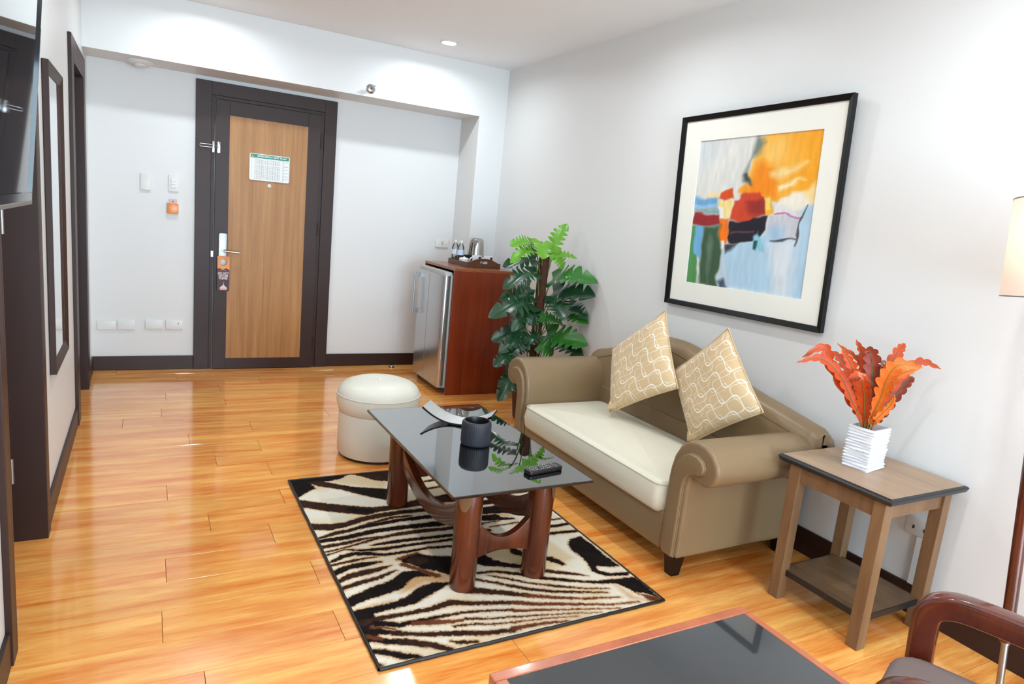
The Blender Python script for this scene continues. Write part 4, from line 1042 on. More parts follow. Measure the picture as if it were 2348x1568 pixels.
stretcher((LEGS[0][0] + e, LEGS[0][1], 0), (LEGS[1][0] - e, LEGS[1][1], 0), 0.275, 0.075, 0.15, 0.055).build('stretcher', 'walnut', ct, smooth=40, bevel=0.004)
stretcher((LEGS[2][0] + e, LEGS[2][1], 0), (LEGS[3][0] - e, LEGS[3][1], 0), 0.275, 0.075, 0.15, 0.055).build('stretcher', 'walnut', ct, smooth=40, bevel=0.004)
for k in (0, 1):
    stretcher((LEGS[k][0], LEGS[k][1] + e, 0), (LEGS[k + 2][0], LEGS[k + 2][1] - e, 0), 0.35, 0.13, 0.11, 0.07).build('stretcher', 'walnut', ct, smooth=40, bevel=0.004)

# ribbed pot
PC = (0.792, -3.305, GZ)
pot = thing('ribbed_pot', 'charcoal ribbed round pot on the glass table', 'pot', PC)
rib = lambda a, z: 1 + 0.018 * abs(math.sin(a * 26)) ** 0.7
MB().lathe([(0.05, 0.0), (0.061, 0.003), (0.064, 0.012), (0.064, 0.09), (0.062, 0.1), (0.057, 0.106)], 208, PC, True, False, rib).build('body', 'charcoal', pot, smooth=60)
MB().lathe([(0.058, 0.106), (0.0525, 0.107), (0.050, 0.1), (0.049, 0.03), (0.03, 0.025), (0.003, 0.025)], 48, PC, False, True).build('inner_wall', 'black', pot, smooth=60)

# curved silver dish
dm = Matrix.Translation((0.845, -3.01, GZ)) @ Matrix.Rotation(math.radians(-39), 4, 'Z')
dish = thing('curved_dish', 'arched rectangular dish, hammered silver inside and black outside, on the glass table', 'dish', (0.845, -3.01, GZ), (0, 0, math.radians(-39)))
def arc_sheet(z_off, th, L=0.34, W=0.13, rise=0.062, ins=0.0):
    mb = MB(); rings = []
    for k in range(25):
        t = -1 + 2 * k / 24; x = t * (L / 2 - ins); z = 0.002 + rise * abs(t) ** 2.1 + z_off
        w = (W / 2 - ins) * (0.94 + 0.06 * abs(t)); slope = 2.1 * rise * abs(t) ** 1.1 / (L / 2) * (1 if t > 0 else -1)
        nx, nz = -slope * th, th
        rings.append([(x, -w, z), (x, w, z), (x + nx, w, z + nz), (x + nx, -w, z + nz)])
    return mb.loft(rings)
arc_sheet(0, 0.007).build('shell', 'black_gloss', dish, world=False, smooth=40)
arc_sheet(0.0072, 0.0012, ins=0.004).build('silver_lining', 'silver_foil', dish, world=False, smooth=40)

# remote control
rc = thing('remote_control', 'black remote control with coloured buttons on the glass table', 'remote control', (0.925, -3.665, GZ), (0, 0, math.radians(8)))
mb = MB(); soft_block(mb, -0.085, 0.085, -0.024, 0.024, 0.0, 0.019, 0.012, 0.005)
mb.build('shell', 'black', rc, world=False, smooth=50)
for i in range(13):
    for j in range(4):
        x = -0.068 + i * 0.0108; y_ = -0.0155 + j * 0.0103
        if i in (4,) and j in (1, 2): continue
        m_ = 'grey_plastic' if (i + j) % 3 else 'ink'
        if (i, j) == (0, 0): m_ = 'red_key'
        if i == 10: m_ = ('red_key', 'teal', 'amber', 'blue_key')[j]
        if m_ not in M:
            M['red_key'] = plain('red_key', rgb(206, 44, 40), 0.4); M['blue_key'] = plain('blue_key', rgb(50, 76, 190), 0.4)
        MB().box(x - 0.0028, x + 0.0028, y_ - 0.0018, y_ + 0.0018, 0.0185, 0.0198).build('key', m_, rc, world=False)
MB().box(-0.079, -0.0775, -0.018, 0.018, 0.0185, 0.0195).build('silver_line', 'steel', rc, world=False)
MB().box(0.076, 0.078, -0.018, 0.018, 0.0185, 0.0195).build('silver_line', 'steel', rc, world=False)

# ================================================================== sofa
sf = thing('sofa', 'two seat taupe leather sofa with rolled arms and a cream seat cushion', 'sofa', (1.86, -3.18, 0))
SXF, SXB = 1.475, 2.235
YN, YF = -3.79, -2.56       # inner faces of the arms
ARM = [(0, .095), (0, .42), (.005, .47), (.018, .525), (.045, .575), (.085, .608), (.135, .622), (.185, .617), (.228, .594), (.256, .56),
       (.266, .522), (.256, .486), (.232, .462), (.2, .451), (.168, .455), (.142, .466), (.122, .455), (.116, .42), (.114, .095)]
PANEL = [(.03, .097), (.03, .41), (.036, .46), (.05, .51), (.076, .545), (.115, .566), (.155, .566), (.186, .552), (.2, .53), (.198, .508),
         (.18, .492), (.152, .488), (.124, .476), (.104, .448), (.097, .41), (.094, .097)]
for yi, s in ((YN, -1), (YF, 1)):
    mb = MB(); mb.prism([(yi + s * o, z) for o, z in ARM], 'x', SXF, 2.16)
    arm = mb.build('arm', 'leather', sf, smooth=35, bevel=0.018, seg=4, blimit=1.2)
    mb = MB(); mb.prism([(yi + s * o, z) for o, z in PANEL], 'x', SXF - 0.013, SXF + 0.01)
    mb.build('front_panel', 'leather', arm, smooth=40, bevel=0.008, seg=3)
    mb = MB(); mb.tube([(SXF - 0.001, yi + s * o, z) for o, z in PANEL], 0.004, 6); mb.build('piping', 'leather', arm, smooth=60)
    # gathered pleats where the leather wraps the scroll
    mb = MB()
    for a in (-50, -22, 5, 32):
        a = math.radians(a); cy, cz = .165, .527
        mb.tube([(SXF + 0.004, yi + s * (cy + .044 * math.cos(a)), cz + .044 * math.sin(a)), (SXF + 0.0045, yi + s * (cy + .062 * math.cos(a)), cz + .060 * math.sin(a)),
                 (SXF + 0.016, yi + s * (cy + .088 * math.cos(a)), cz + .084 * math.sin(a))], [0.004, 0.0045, 0.001], 6)
    mb.build('pleats', 'leather', arm, smooth=60)
# front rail and body
mb = MB(); mb.box(SXF + 0.004, SXF + 0.06, YN + 0.001, YF - 0.001, 0.085, 0.262); mb.build('front_rail', 'leather', sf, smooth=40, bevel=0.02, seg=3)
MB().box(SXF + 0.06, 2.16, YN + 0.002, YF - 0.002, 0.09, 0.235).build('seat_deck', 'leather', sf)
# camelback
TOP = [(-4.045, .60), (-4.03, .645), (-3.99, .662), (-3.84, .69), (-3.63, .725), (-3.45, .772), (-3.28, .828), (-3.14, .86), (-3.02, .868), (-2.88, .85), (-2.74, .80), (-2.60, .735), (-2.45, .685), (-2.36, .66), (-2.325, .64), (-2.31, .60)]
def topz(y): return float(np.interp(y, [t[0] for t in TOP], [t[1] for t in TOP]))
rings = []
ysm = np.concatenate([np.linspace(-4.045, -3.99, 5), np.linspace(-3.95, -2.40, 48), np.linspace(-2.36, -2.31, 5)])
zs_ = np.array([topz(v) for v in ysm]); zs_[2:-2] = np.convolve(zs_, np.ones(5) / 5, 'valid')
for yv, zt in zip(ysm, zs_):
    inset = 0.0
    e = min(yv + 4.045, -2.31 - yv)
    if e < 0.05: inset = 0.035 * (1 - math.sqrt(max(0, 1 - (1 - e / 0.05) ** 2)))
    prof = [(2.004, .425), (2.012, .47), (2.025, max(zt - .17, .485)), (2.035, zt - .10), (2.045, zt - .055), (2.062, zt - .022), (2.09, zt - .004), (2.125, zt), (2.16, zt - .008), (2.19, zt - .03), (2.21, zt - .07), (2.222, max(zt - .14, .47)), (2.226, .425)]
    prof = [(x + inset if x < 2.1 else x - inset, z) for x, z in prof]
    rings.append([(x, yv, z) for x, z in prof])
MB().box(2.0, 2.226, -3.902, -2.448, 0.095, 0.47).build('back_base', 'leather', sf, smooth=40, bevel=0.008)
MB().loft(rings).build('backrest', 'leather', sf, smooth=50)
MB().box(2.006, 2.02, YN + 0.002, YF - 0.002, 0.235, 0.45).build('back_lining', 'leather', sf)
mb = MB(); mb.tube([(2.043, yv, zt - .058) for yv, zt in list(zip(ysm, zs_))[6:-6]], 0.0022, 6); mb.build('back_seam', 'leather', sf, smooth=60)
# seat cushion
mb = MB(); soft_block(mb, 1.452, 2.02, -3.782, -2.568, 0.238, 0.385, 0.05, 0.042, 0.04, 5, 0.006)
seat = mb.build('seat_cushion', 'cream', sf, smooth=60)
path = [(x, y_, 0.374) for x, y_ in rrect(1.452 + 0.004, 2.02 - 0.004, -3.782 + 0.004, -2.568 - 0.004, 0.05, 5)]
path.append(path[0]); MB().tube(path, 0.0035, 6, False).build('piping', 'cream', seat, smooth=60)
for x in (1.512, 2.17):
    for y_ in (-3.855, -2.505):
        mb = MB(); mb.loft([[(x - .022, y_ - .022, 0), (x + .022, y_ - .022, 0), (x + .022, y_ + .022, 0), (x - .022, y_ + .022, 0)],
                            [(x - .032, y_ - .032, .096), (x + .032, y_ - .032, .096), (x + .032, y_ + .032, .096), (x - .032, y_ + .032, .096)]])
        mb.build('foot', 'black_wood', sf, bevel=0.003)

# cushions, standing on one corner
def cushion(label, T, R_, B, L, thick):
    T, R_, B, L = map(Vector, (T, R_, B, L)); c = (T + R_ + B + L) / 4
    t = thing('throw_cushion', label, 'cushion', (B.x, B.y, B.z), group='cushions on the sofa')
    n = ((T - B).cross(R_ - L)).normalized()
    if n.x > 0: n = -n
    N_ = 26; mb = MB(); uvs = []
    def P(u, v, side):
        a, b = u * 2 - 1, v * 2 - 1
        pin = 0.045
        uu_ = 0.5 + a * 0.5 * (1 - pin * (1 - b * b) * abs(a) ** 3); vv_ = 0.5 + b * 0.5 * (1 - pin * (1 - a * a) * abs(b) ** 3)
        p = B * (1 - uu_) * (1 - vv_) + R_ * uu_ * (1 - vv_) + L * (1 - uu_) * vv_ + T * uu_ * vv_
        h = thick * (max(0, 1 - abs(a) ** 2.6) * max(0, 1 - abs(b) ** 2.6)) ** 0.55
        h *= 1 + 0.05 * math.sin(7 * u + 3 * v)
        return p + n * h * side
    vs, fs, uvl = [], [], []
    for side in (1, -1):
        k0 = len(vs)
        for i in range(N_):
            for j in range(N_):
                u, v = i / (N_ - 1), j / (N_ - 1); vs.append(tuple(P(u, v, side))); uvl.append((u, v))
        for i in range(N_ - 1):
            for j in range(N_ - 1):
                a = k0 + i * N_ + j; f = (a, a + 1, a + N_ + 1, a + N_)
                fs.append(f if side > 0 else f[::-1])
    me = bpy.data.meshes.new('cover'); me.from_pydata([tuple(INV[t] @ Vector(p)) for p in vs], [], fs)
    uvla = me.uv_layers.new(name='UVMap')
    for lp in me.loops: uvla.data[lp.index].uv = uvl[lp.vertex_index]
    bm = bmesh.new(); bm.from_mesh(me); bmesh.ops.remove_doubles(bm, verts=bm.verts, dist=1e-4); bmesh.ops.recalc_face_normals(bm, faces=bm.faces); bm.to_mesh(me); bm.free()
    me.polygons.foreach_set('use_smooth', [True] * len(me.polygons)); me.materials.append(M['cushion'])
    o = bpy.data.objects.new('cover', me); COL.objects.link(o); o.parent = t
    edge = [P(u, 0, 0) for u in np.linspace(0, 1, 14)] + [P(1, v, 0) for v in np.linspace(0, 1, 14)[1:]] + [P(u, 1, 0) for u in np.linspace(1, 0, 14)[1:]] + [P(0, v, 0) for v in np.linspace(1, 0, 14)[1:]]
    MB().tube(edge, 0.004, 6, False).build('welt', 'cushion_edge', t, smooth=60)
    # tuft of folded cloth at the resting corner
    mb = MB(); rr = random.Random(3)
    for k in range(3):
        q = B.lerp(c, 0.06 + 0.03 * k); mb.tube([q + (L - B) * 0.10 + n * 0.012, q + n * 0.024, q + (R_ - B) * 0.10 + n * 0.012], [0.006, 0.011, 0.005], 7)
    mb.build('folded_corner', 'cushion_edge', t, smooth=60)
    return t
cushion('beige looped-line cushion propped on its corner beside the sofa arm by the plant', (1.96, -3.09, 1.027), (1.865, -3.365, .678), (1.745, -3.0, .445), (1.9, -2.755, .747), 0.062)
cushion('beige looped-line cushion propped on its corner beside the sofa arm at the side table', (1.955, -3.545, 1.018), (1.94, -3.835, .692), (1.875, -3.495, .436), (1.935, -3.24, .733), 0.062)

# ================================================================== side table, vase and leaves
st = thing('side_table', 'taupe wooden side table with a black edged top and lower shelf beside the sofa', 'side table', (2.01, -4.32, 0))
TX0, TX1, TY0, TY1, TZ = 1.782, 2.264, -4.555, -4.07, 0.603
MB().box(TX0 + 0.012, TX1 - 0.012, TY0 + 0.012, TY1 - 0.012, TZ - 0.0185, TZ).build('tabletop', 'taupe_top', st, bevel=0.001)
mb = MB(); rings = []
for ins, z in ((0.012, TZ - 0.0005), (0.004, TZ - 0.004), (0.0, TZ - 0.010), (0.003, TZ - 0.016), (0.006, TZ - 0.024), (0.016, TZ - 0.030)):
    rings.append([(TX0 + ins, TY0 + ins, z), (TX1 - ins, TY0 + ins, z), (TX1 - ins, TY1 - ins, z), (TX0 + ins, TY1 - ins, z)])
mb.loft(rings, True, False, True); mb.build('moulded_edge', 'black_edge', st)
LX, LY, LS = (1.829, 2.196), (-4.141, -4.50), 0.0235
for x in LX:
    for y_ in LY:
        MB().box(x - LS, x + LS, y_ - LS, y_ + LS, 0, TZ - 0.029).build('leg', 'taupe_wood', st, bevel=0.0025)
AZ0, AZ1 = TZ - 0.095, TZ - 0.029
for y_ in LY: MB().box(LX[0] + LS, LX[1] - LS, y_ - 0.012, y_ + 0.012, AZ0, AZ1).build('apron', 'taupe_wood', st)
for x in LX: MB().box(x - 0.012, x + 0.012, LY[1] + LS, LY[0] - LS, AZ0, AZ1).build('apron', 'taupe_wood', st)
sh = MB().box(1.835, 2.185, -4.505, -4.138, 0.106, 0.126).build('shelf', 'taupe_shelf', st)
mb = MB()
for a in ((1.831, 1.8349, -4.476, -4.165), (2.1851, 2.189, -4.476, -4.165)): mb.box(a[0], a[1], a[2], a[3], 0.102, 0.1262)
for a in ((1.854, 2.171, -4.509, -4.5051), (1.854, 2.171, -4.1379, -4.134)): mb.box(a[0], a[1], a[2], a[3], 0.102, 0.1262)
mb.build('shelf_edge', 'black_edge', sh)

va = thing('square_vase', 'white ceramic square vase with wavy horizontal ridges on the side table', 'vase', (2.016, -4.279, TZ), (0, 0, math.radians(8)))
mb = MB(); rr = random.Random(8); rings = []
HW, HD, NR = 0.067, 0.052, 28
for k in range(NR + 1):
    z = 0.165 * k / NR; ph = rr.uniform(0, 6.28); amp = 0.0 if k in (0, NR) else (0.0036 if k % 2 else -0.0016)
    ring = []
    base_r = rrect(-HW, HW, -HD, HD, 0.007, 3)
    pts = []
    for i in range(len(base_r)):
        a, b = base_r[i], base_r[(i + 1) % len(base_r)]
        m_ = 7 if math.dist(a, b) > 0.03 else 1
        pts += [(a[0] + (b[0] - a[0]) * t / m_, a[1] + (b[1] - a[1]) * t / m_) for t in range(m_)]
    for i, (x, y_) in enumerate(pts):
        w = amp * (0.7 + 0.6 * math.sin(i * 0.5 + ph)); r_ = math.hypot(x / HW, y_ / HD)
        dz = 0.0016 * math.sin(i * 0.42 + ph) if 0 < k < NR else 0
        ring.append((x * (1 + w / HW), y_ * (1 + w / HD), z + dz))
    rings.append(ring)
mb.loft(rings, True, True, False); mb.build('body', 'vase', va, world=False, smooth=30)
mb = MB(); mb.loft([[(x, y_, z) for x, y_ in rrect(-HW + i_, HW - i_, -HD + i_, HD - i_, 0.006, 3)] for i_, z in ((0.0, 0.165), (0.008, 0.1655), (0.009, 0.15), (0.011, 0.02))], True, False, True)
mb.build('inner_wall', 'vase', va, world=False, smooth=40)

M['orange_leaf2'] = plain('light_orange_leaf', rgb(222, 106, 24), 0.55, var=0.25, nscale=18)
bq = thing('leaf_bouquet', 'burnt orange artificial fern leaves standing in the white vase', 'artificial leaves', (2.0, -4.28, TZ + 0.025))
tocam = (CAM_LOC - Vector((2.0, -4.28, 0.85))).normalized()
for li, (pts, hw) in enumerate(BOUQUET):
    rr = random.Random(li)
    base_p = Vector((2.006 + rr.uniform(-0.02, 0.02), -4.28 + rr.uniform(-0.015, 0.015), TZ + 0.03))
    full = [base_p] + [Vector(p) for p in pts]
    n = 60; P = spline(full, n); side_v = tocam + Vector((rr.uniform(-.5, .5), rr.uniform(-.5, .5), rr.uniform(-.2, .5)))
    front, lobes = [], rr.uniform(8, 11)
    rows = []
    for i in range(n):
        t = i / (n - 1); tan = (P[min(i + 1, n - 1)] - P[max(i - 1, 0)]).normalized()
        s = tan.cross(side_v).normalized(); nn = s.cross(tan).normalized()
        tt = max(0.0, (t - 0.2) / 0.8)
        env = (math.sin(math.pi * min(1, tt * 0.98 + 0.02)) ** 0.65) * (1 - 0.25 * tt) if tt > 0 else 0.0
        lob = lambda ph: 0.45 + 0.55 * abs(math.sin(lobes * math.pi * tt + ph)) ** 0.7
        wl = max(0.0016, hw * 1.75 * env * lob(0)); wr = max(0.0016, hw * 1.75 * env * lob(0.8))
        sweep = tan * (0.5 * wl)
        rows.append((P[i] - s * wl + sweep + nn * wl * 0.25, P[i] - s * wl * 0.5 + nn * wl * 0.05 + sweep * 0.4, P[i], P[i] + s * wr * 0.5 + nn * wr * 0.05 + sweep * 0.4, P[i] + s * wr + sweep + nn * wr * 0.25, nn))
    mb = MB()
    for side in (0, 1):
        mb.slot = side; vs, fs = [], []
        for r_ in rows:
            for q in r_[:5]: vs.append(tuple(q - r_[5] * (0.0007 * side)))
        for i in range(n - 1):
            for j in range(4):
                a = i * 5 + j; f = (a, a + 1, a + 6, a + 5); fs.append(f if side == 0 else f[::-1])
        mb.add(vs, fs)
    kind = 'rust_leaf' if li in (6, 10, 13, 14, 15) else ('orange_leaf2' if li in (8, 9, 11) else 'orange_leaf')
    me = bpy.data.meshes.new('leaf'); me.from_pydata([tuple(INV[bq] @ Vector(p)) for p in mb.v], [], mb.f)
    me.materials.append(M[kind]); me.materials.append(M['pink_leaf']); me.polygons.foreach_set('material_index', mb.mi)
    me.polygons.foreach_set('use_smooth', [True] * len(me.polygons)); me.update()
    # side 0 must look towards side_v
    lf = bpy.data.objects.new('leaf', me); COL.objects.link(lf); lf.parent = bq
    MB().tube([p + rows[i][5] * 0.0012 for i, p in enumerate(P)][::2], [0.0016 * (1 - 0.6 * k / 30) for k in range(len(P[::2]))], 5).build('midrib', 'stem', lf, smooth=60)
cl = [Vector(CURL) + (CAM_R * math.cos(a) + CAM_U * math.sin(a)) * (0.002 + 0.0022 * a / 6.28 * 1.6) for a in np.linspace(0, 6.28 * 2.6, 40)]
MB().tube(cl + [cl[-1] + Vector((0, 0.0, -0.03)), Vector((2.0, -4.285, 0.80))], 0.0014, 6).build('curled_twig', 'taupe_wood', bq, smooth=60)
# double socket and cable cover on the right wall
rs = thing('wall_socket', 'white double socket with cable cover on the right wall behind the side table', 'socket', (XR, -4.41, 0.36))
MB().prism(rrect(-4.472, -4.352, 0.327, 0.397, 0.003, 2), 'x', XR - 0.011, XR).build('cover', 'white_plastic', rs, bevel=0.002, smooth=40)
for y_ in (-4.385, -4.43):
    MB().box(XR - 0.0125, XR - 0.0108, y_ - 0.004, y_ + 0.004, 0.352, 0.366).build('pin_hole', 'ink_dark', rs)
MB().box(XR - 0.012, XR, -4.432, -4.405, 0.123, 0.326).build('cable_cover', 'white_plastic', rs, bevel=0.002)

# ================================================================== floor lamp
LPX, LPY = 0.0, 0.0
fl = thing('floor_lamp', 'floor lamp with a red wood pole and a pale drum shade beside the armchair', 'floor lamp', (2.05, -4.878, 0.005), (math.radians(-5), 0, 0))   # stands a little out of plumb
MB().lathe([(0.05, 0), (0.052, 0.006), (0.048, 0.016), (0.03, 0.022), (0.012, 0.03)], 40, (LPX, LPY, 0)).build('base', 'redwood', fl, world=False, smooth=40)
MB().lathe([(0.011, 0.022), (0.011, 0.19), (0.014, 0.191), (0.014, 0.199)], 18, (LPX, LPY, 0)).build('metal_stem', 'steel', fl, world=False, smooth=40)
MB().lathe([(0.019, 0.199), (0.0195, 0.205), (0.0195, 1.25), (0.016, 1.28)], 20, (LPX, LPY, 0)).build('pole', 'redwood', fl, world=False, smooth=40)
MB().lathe([(0.006, 1.28), (0.006, 1.36), (0.018, 1.365), (0.018, 1.42)], 16, (LPX, LPY, 0)).build('socket', 'steel', fl, world=False, smooth=40)
MB().lathe([(0.012, 1.42), (0.028, 1.45), (0.032, 1.48), (0.024, 1.51), (0.004, 1.52)], 20, (LPX, LPY, 0)).build('bulb', 'bulb', fl, world=False, smooth=60)
MB().lathe([(0.138, 1.345), (0.133, 1.655)], 56, (LPX, LPY, 0), False, False).build('shade', 'shade', fl, world=False, smooth=60)
mb = MB()
for r_, z in ((0.138, 1.345), (0.133, 1.655)): mb.tube([(LPX + r_ * math.cos(a), LPY + r_ * math.sin(a), z) for a in np.linspace(0, 2 * math.pi, 57)], 0.0022, 6, False)
for k in range(3):
    a = 2 * math.pi * k / 3; mb.tube([(LPX + 0.017 * math.cos(a), LPY + 0.017 * math.sin(a), 1.40), (LPX + 0.133 * math.cos(a), LPY + 0.133 * math.sin(a), 1.65)], 0.0015, 5)
mb.build('shade_wire', 'steel', fl, world=False, smooth=60)
l = bpy.data.lights.new('lamp_bulb_light', 'POINT'); l.energy = LAMP_W; l.color = (1.0, 0.97, 0.93); l.shadow_soft_size = 0.035
o = bpy.data.objects.new('lamp_bulb_light', l); COL.objects.link(o); o.location = (0, 0, 1.56); o.parent = fl

# ================================================================== desk and armchair
dk = thing('dining_table', 'table with a black glass top set in a reddish wood rim beside the armchair', 'table', (0.2525, -5.58, 0))
DX0, DX1, DY0, DY1, DZ = -0.015, 0.52, -6.14, -5.022, 0.75
mb = MB(); w = 0.02
mb.box(DX0, DX1, DY1 - w, DY1, DZ - 0.03, DZ + 0.001); mb.box(DX0, DX1, DY0, DY0 + w, DZ - 0.03, DZ + 0.001)
mb.box(DX0, DX0 + w, DY0 + w, DY1 - w, DZ - 0.03, DZ + 0.001); mb.box(DX1 - w * 0.75, DX1, DY0 + w, DY1 - w, DZ - 0.03, DZ + 0.001)
M['red_rim'] = wood('red_wood_rim', rgb(150, 74, 42), rgb(186, 102, 64), (4, 4, 4), 3.0, 0.3, 0.5, 0.2)
mb.build('wood_rim', 'red_rim', dk, bevel=0.002)
MB().box(DX0 + w, DX1 - w * 0.75, DY0 + w, DY1 - w, DZ - 0.012, DZ).build('glass_top', 'dark_glass', dk)
MB().box(DX0 + 0.04, DX1 - 0.04, DY0 + 0.04, DY1 - 0.04, DZ - 0.09, DZ - 0.03).build('apron', 'walnut', dk)
for x in (DX0 + 0.05, DX1 - 0.05):
    for y_ in (DY0 + 0.05, DY1 - 0.05):
        MB().box(x - 0.025, x + 0.025, y_ - 0.025, y_ + 0.025, 0, DZ - 0.03).build('leg', 'walnut', dk, bevel=0.003)

ch = thing('armchair', 'wooden armchair with curved red arms and a grey padded seat', 'armchair', (1.067, -5.34, 0), (0, 0, math.radians(20.8)))
def flat_bar(mb, path, width, thick):
    """bent flat bar in the local YZ plane; width along x"""
    P = [Vector(p) for p in path]; rings = []
    for i, p in enumerate(P):
        t = (P[min(i + 1, len(P) - 1)] - P[max(i - 1, 0)]).normalized(); nrm = Vector((0, -t.z, t.y))
        h = thick[i] / 2 if isinstance(thick, list) else thick / 2
        w = width / 2
        ring = []
        for k in range(16):
            a = 2 * math.pi * k / 16 + math.pi / 16; ca, sa = math.cos(a), math.sin(a)
            ex = math.copysign(abs(ca) ** 0.3, ca) * w; ez = math.copysign(abs(sa) ** 0.3, sa) * h
            ring.append(tuple(p + Vector((ex, 0, 0)) + nrm * ez))
        rings.append(ring)
    return mb.loft(rings)
AH = 0.634
for s in (-1, 1):
    x = s * 0.227
    path = spline([(x, 0.235, 0.0), (x, 0.245, 0.25), (x, 0.252, 0.46), (x, 0.256, 0.56), (x, 0.252, 0.598), (x, 0.228, AH - 0.012), (x, 0.17, AH), (x, 0.0, AH - 0.008), (x, -0.16, AH - 0.028), (x, -0.27, AH - 0.045)], 40)
    path = [(p.x, p.y, p.z) for p in path]
    a_ = flat_bar(MB(), path, 0.05, 0.058).build('arm', 'redwood', ch, world=False, smooth=40)
    rear = [(x * 0.96, -0.30, 0.0), (x * 0.96, -0.25, 0.25), (x * 0.96, -0.245, 0.45), (x * 0.96, -0.275, 0.62), (x * 0.96, -0.33, 0.92)]
    flat_bar(MB(), [(p.x, p.y, p.z) for p in spline(rear, 20)], 0.03, 0.042).build('leg', 'redwood', ch, world=False, smooth=40)
mb = MB(); soft_block(mb, -0.2, 0.2, -0.235, 0.30, 0.42, 0.495, 0.07, 0.026, 0.014, 4, 0.0)
mb.build('seat', 'grey_fabric', ch, world=False, smooth=60)
MB().box(-0.203, 0.203, -0.23, 0.225, 0.36, 0.42).build('seat_rail', 'redwood', ch, world=False, bevel=0.004)
for z in (0.60, 0.74, 0.88):
    mb = MB(); y_ = float(np.interp(z, [0.45, 0.62, 0.92], [-0.245, -0.275, -0.33]))
    flat = [(-0.205, y_, z), (-0.11, y_ - 0.02, z), (0, y_ - 0.026, z), (0.11, y_ - 0.02, z), (0.205, y_, z)]
    mb.loft([[(p[0], p[1] - 0.009, p[2] - 0.03), (p[0], p[1] + 0.009, p[2] - 0.03), (p[0], p[1] + 0.009, p[2] + 0.03), (p[0], p[1] - 0.009, p[2] + 0.03)] for p in flat])
    mb.build('back_slat', 'redwood', ch, world=False, bevel=0.004)

# ================================================================== fridge in its cabinet
CX0, CX1, CY0, CY1, CZ = 1.615, 2.135, -1.065, -0.43, 1.012
cb = thing('fridge_cabinet', 'mahogany cabinet open at the front holding a small fridge', 'cabinet', ((CX0 + CX1) / 2, (CY0 + CY1) / 2, 0))
MB().box(CX0, CX1, CY0, CY0 + 0.02, 0.0, CZ - 0.02).build('side_panel', 'mahogany', cb, bevel=0.001)
MB().box(CX0, CX1, CY1 - 0.02, CY1, 0.0, CZ - 0.02).build('side_panel', 'mahogany', cb, bevel=0.001)
MB().box(CX0, CX1, CY0, CY1, CZ - 0.02, CZ).build('top_panel', 'mahogany_top', cb, bevel=0.001)
MB().box(CX1 - 0.012, CX1 - 0.002, CY0 + 0.02, CY1 - 0.02, 0.0, CZ - 0.02).build('back_panel', 'mahogany', cb)
MB().box(CX0 + 0.03, CX0 + 0.05, CY0 + 0.02, CY1 - 0.02, 0.0, 0.05).build('plinth', 'black', cb)
fg = thing('mini_fridge', 'small silver refrigerator with a long handle inside the mahogany cabinet', 'refrigerator', (1.80, -0.75, 0.052))
MB().box(1.605, 2.09, -1.03, -0.47, 0.052, 0.955).build('body', 'grey_plastic', fg, bevel=0.006)
# door with rounded vertical edges
outl = rrect(1.548, 1.60, -1.035, -0.465, 0.022, 5)
door = MB().loft([[(x, y_, z) for x, y_ in outl] for z in (0.068, 0.948)]).build('door', 'fridge', fg, smooth=40, bevel=0.002, blimit=1.2)
o2 = rrect(1.552, 1.62, -1.035, -0.465, 0.022, 5)
MB().loft([[(x, y_, z) for x, y_ in o2] for z in (0.948, 0.965)] + [[(1.585 + (x - 1.585) * 0.9, -0.75 + (y_ + 0.75) * 0.98, 0.975) for x, y_ in o2]]).build('top_cap', 'grey_plastic', door, smooth=40)
MB().loft([[(x, y_, z) for x, y_ in o2] for z in (0.06, 0.068)]).build('bottom_cap', 'grey_plastic', door, smooth=40)
MB().box(1.5472, 1.5485, -0.725, -0.722, 0.07, 0.946).build('groove', 'ink', door)
mb = MB(); mb.box(1.503, 1.515, -0.502, -0.484, 0.575, 0.915)
h_ = mb.build('handle', 'steel', door, bevel=0.003)
mb = MB(); mb.box(1.515, 1.549, -0.506, -0.480, 0.575, 0.61); mb.box(1.515, 1.549, -0.506, -0.480, 0.88, 0.915)
mb.build('handle_post', 'steel', h_, bevel=0.002)
mb = MB()
for y_ in (-0.98, -0.53): mb.lathe([(0.02, 0), (0.02, 0.0525)], 14, (1.70, y_, 0)); mb.lathe([(0.02, 0), (0.02, 0.0525)], 14, (2.0, y_, 0))
mb.build('foot', 'black', fg)

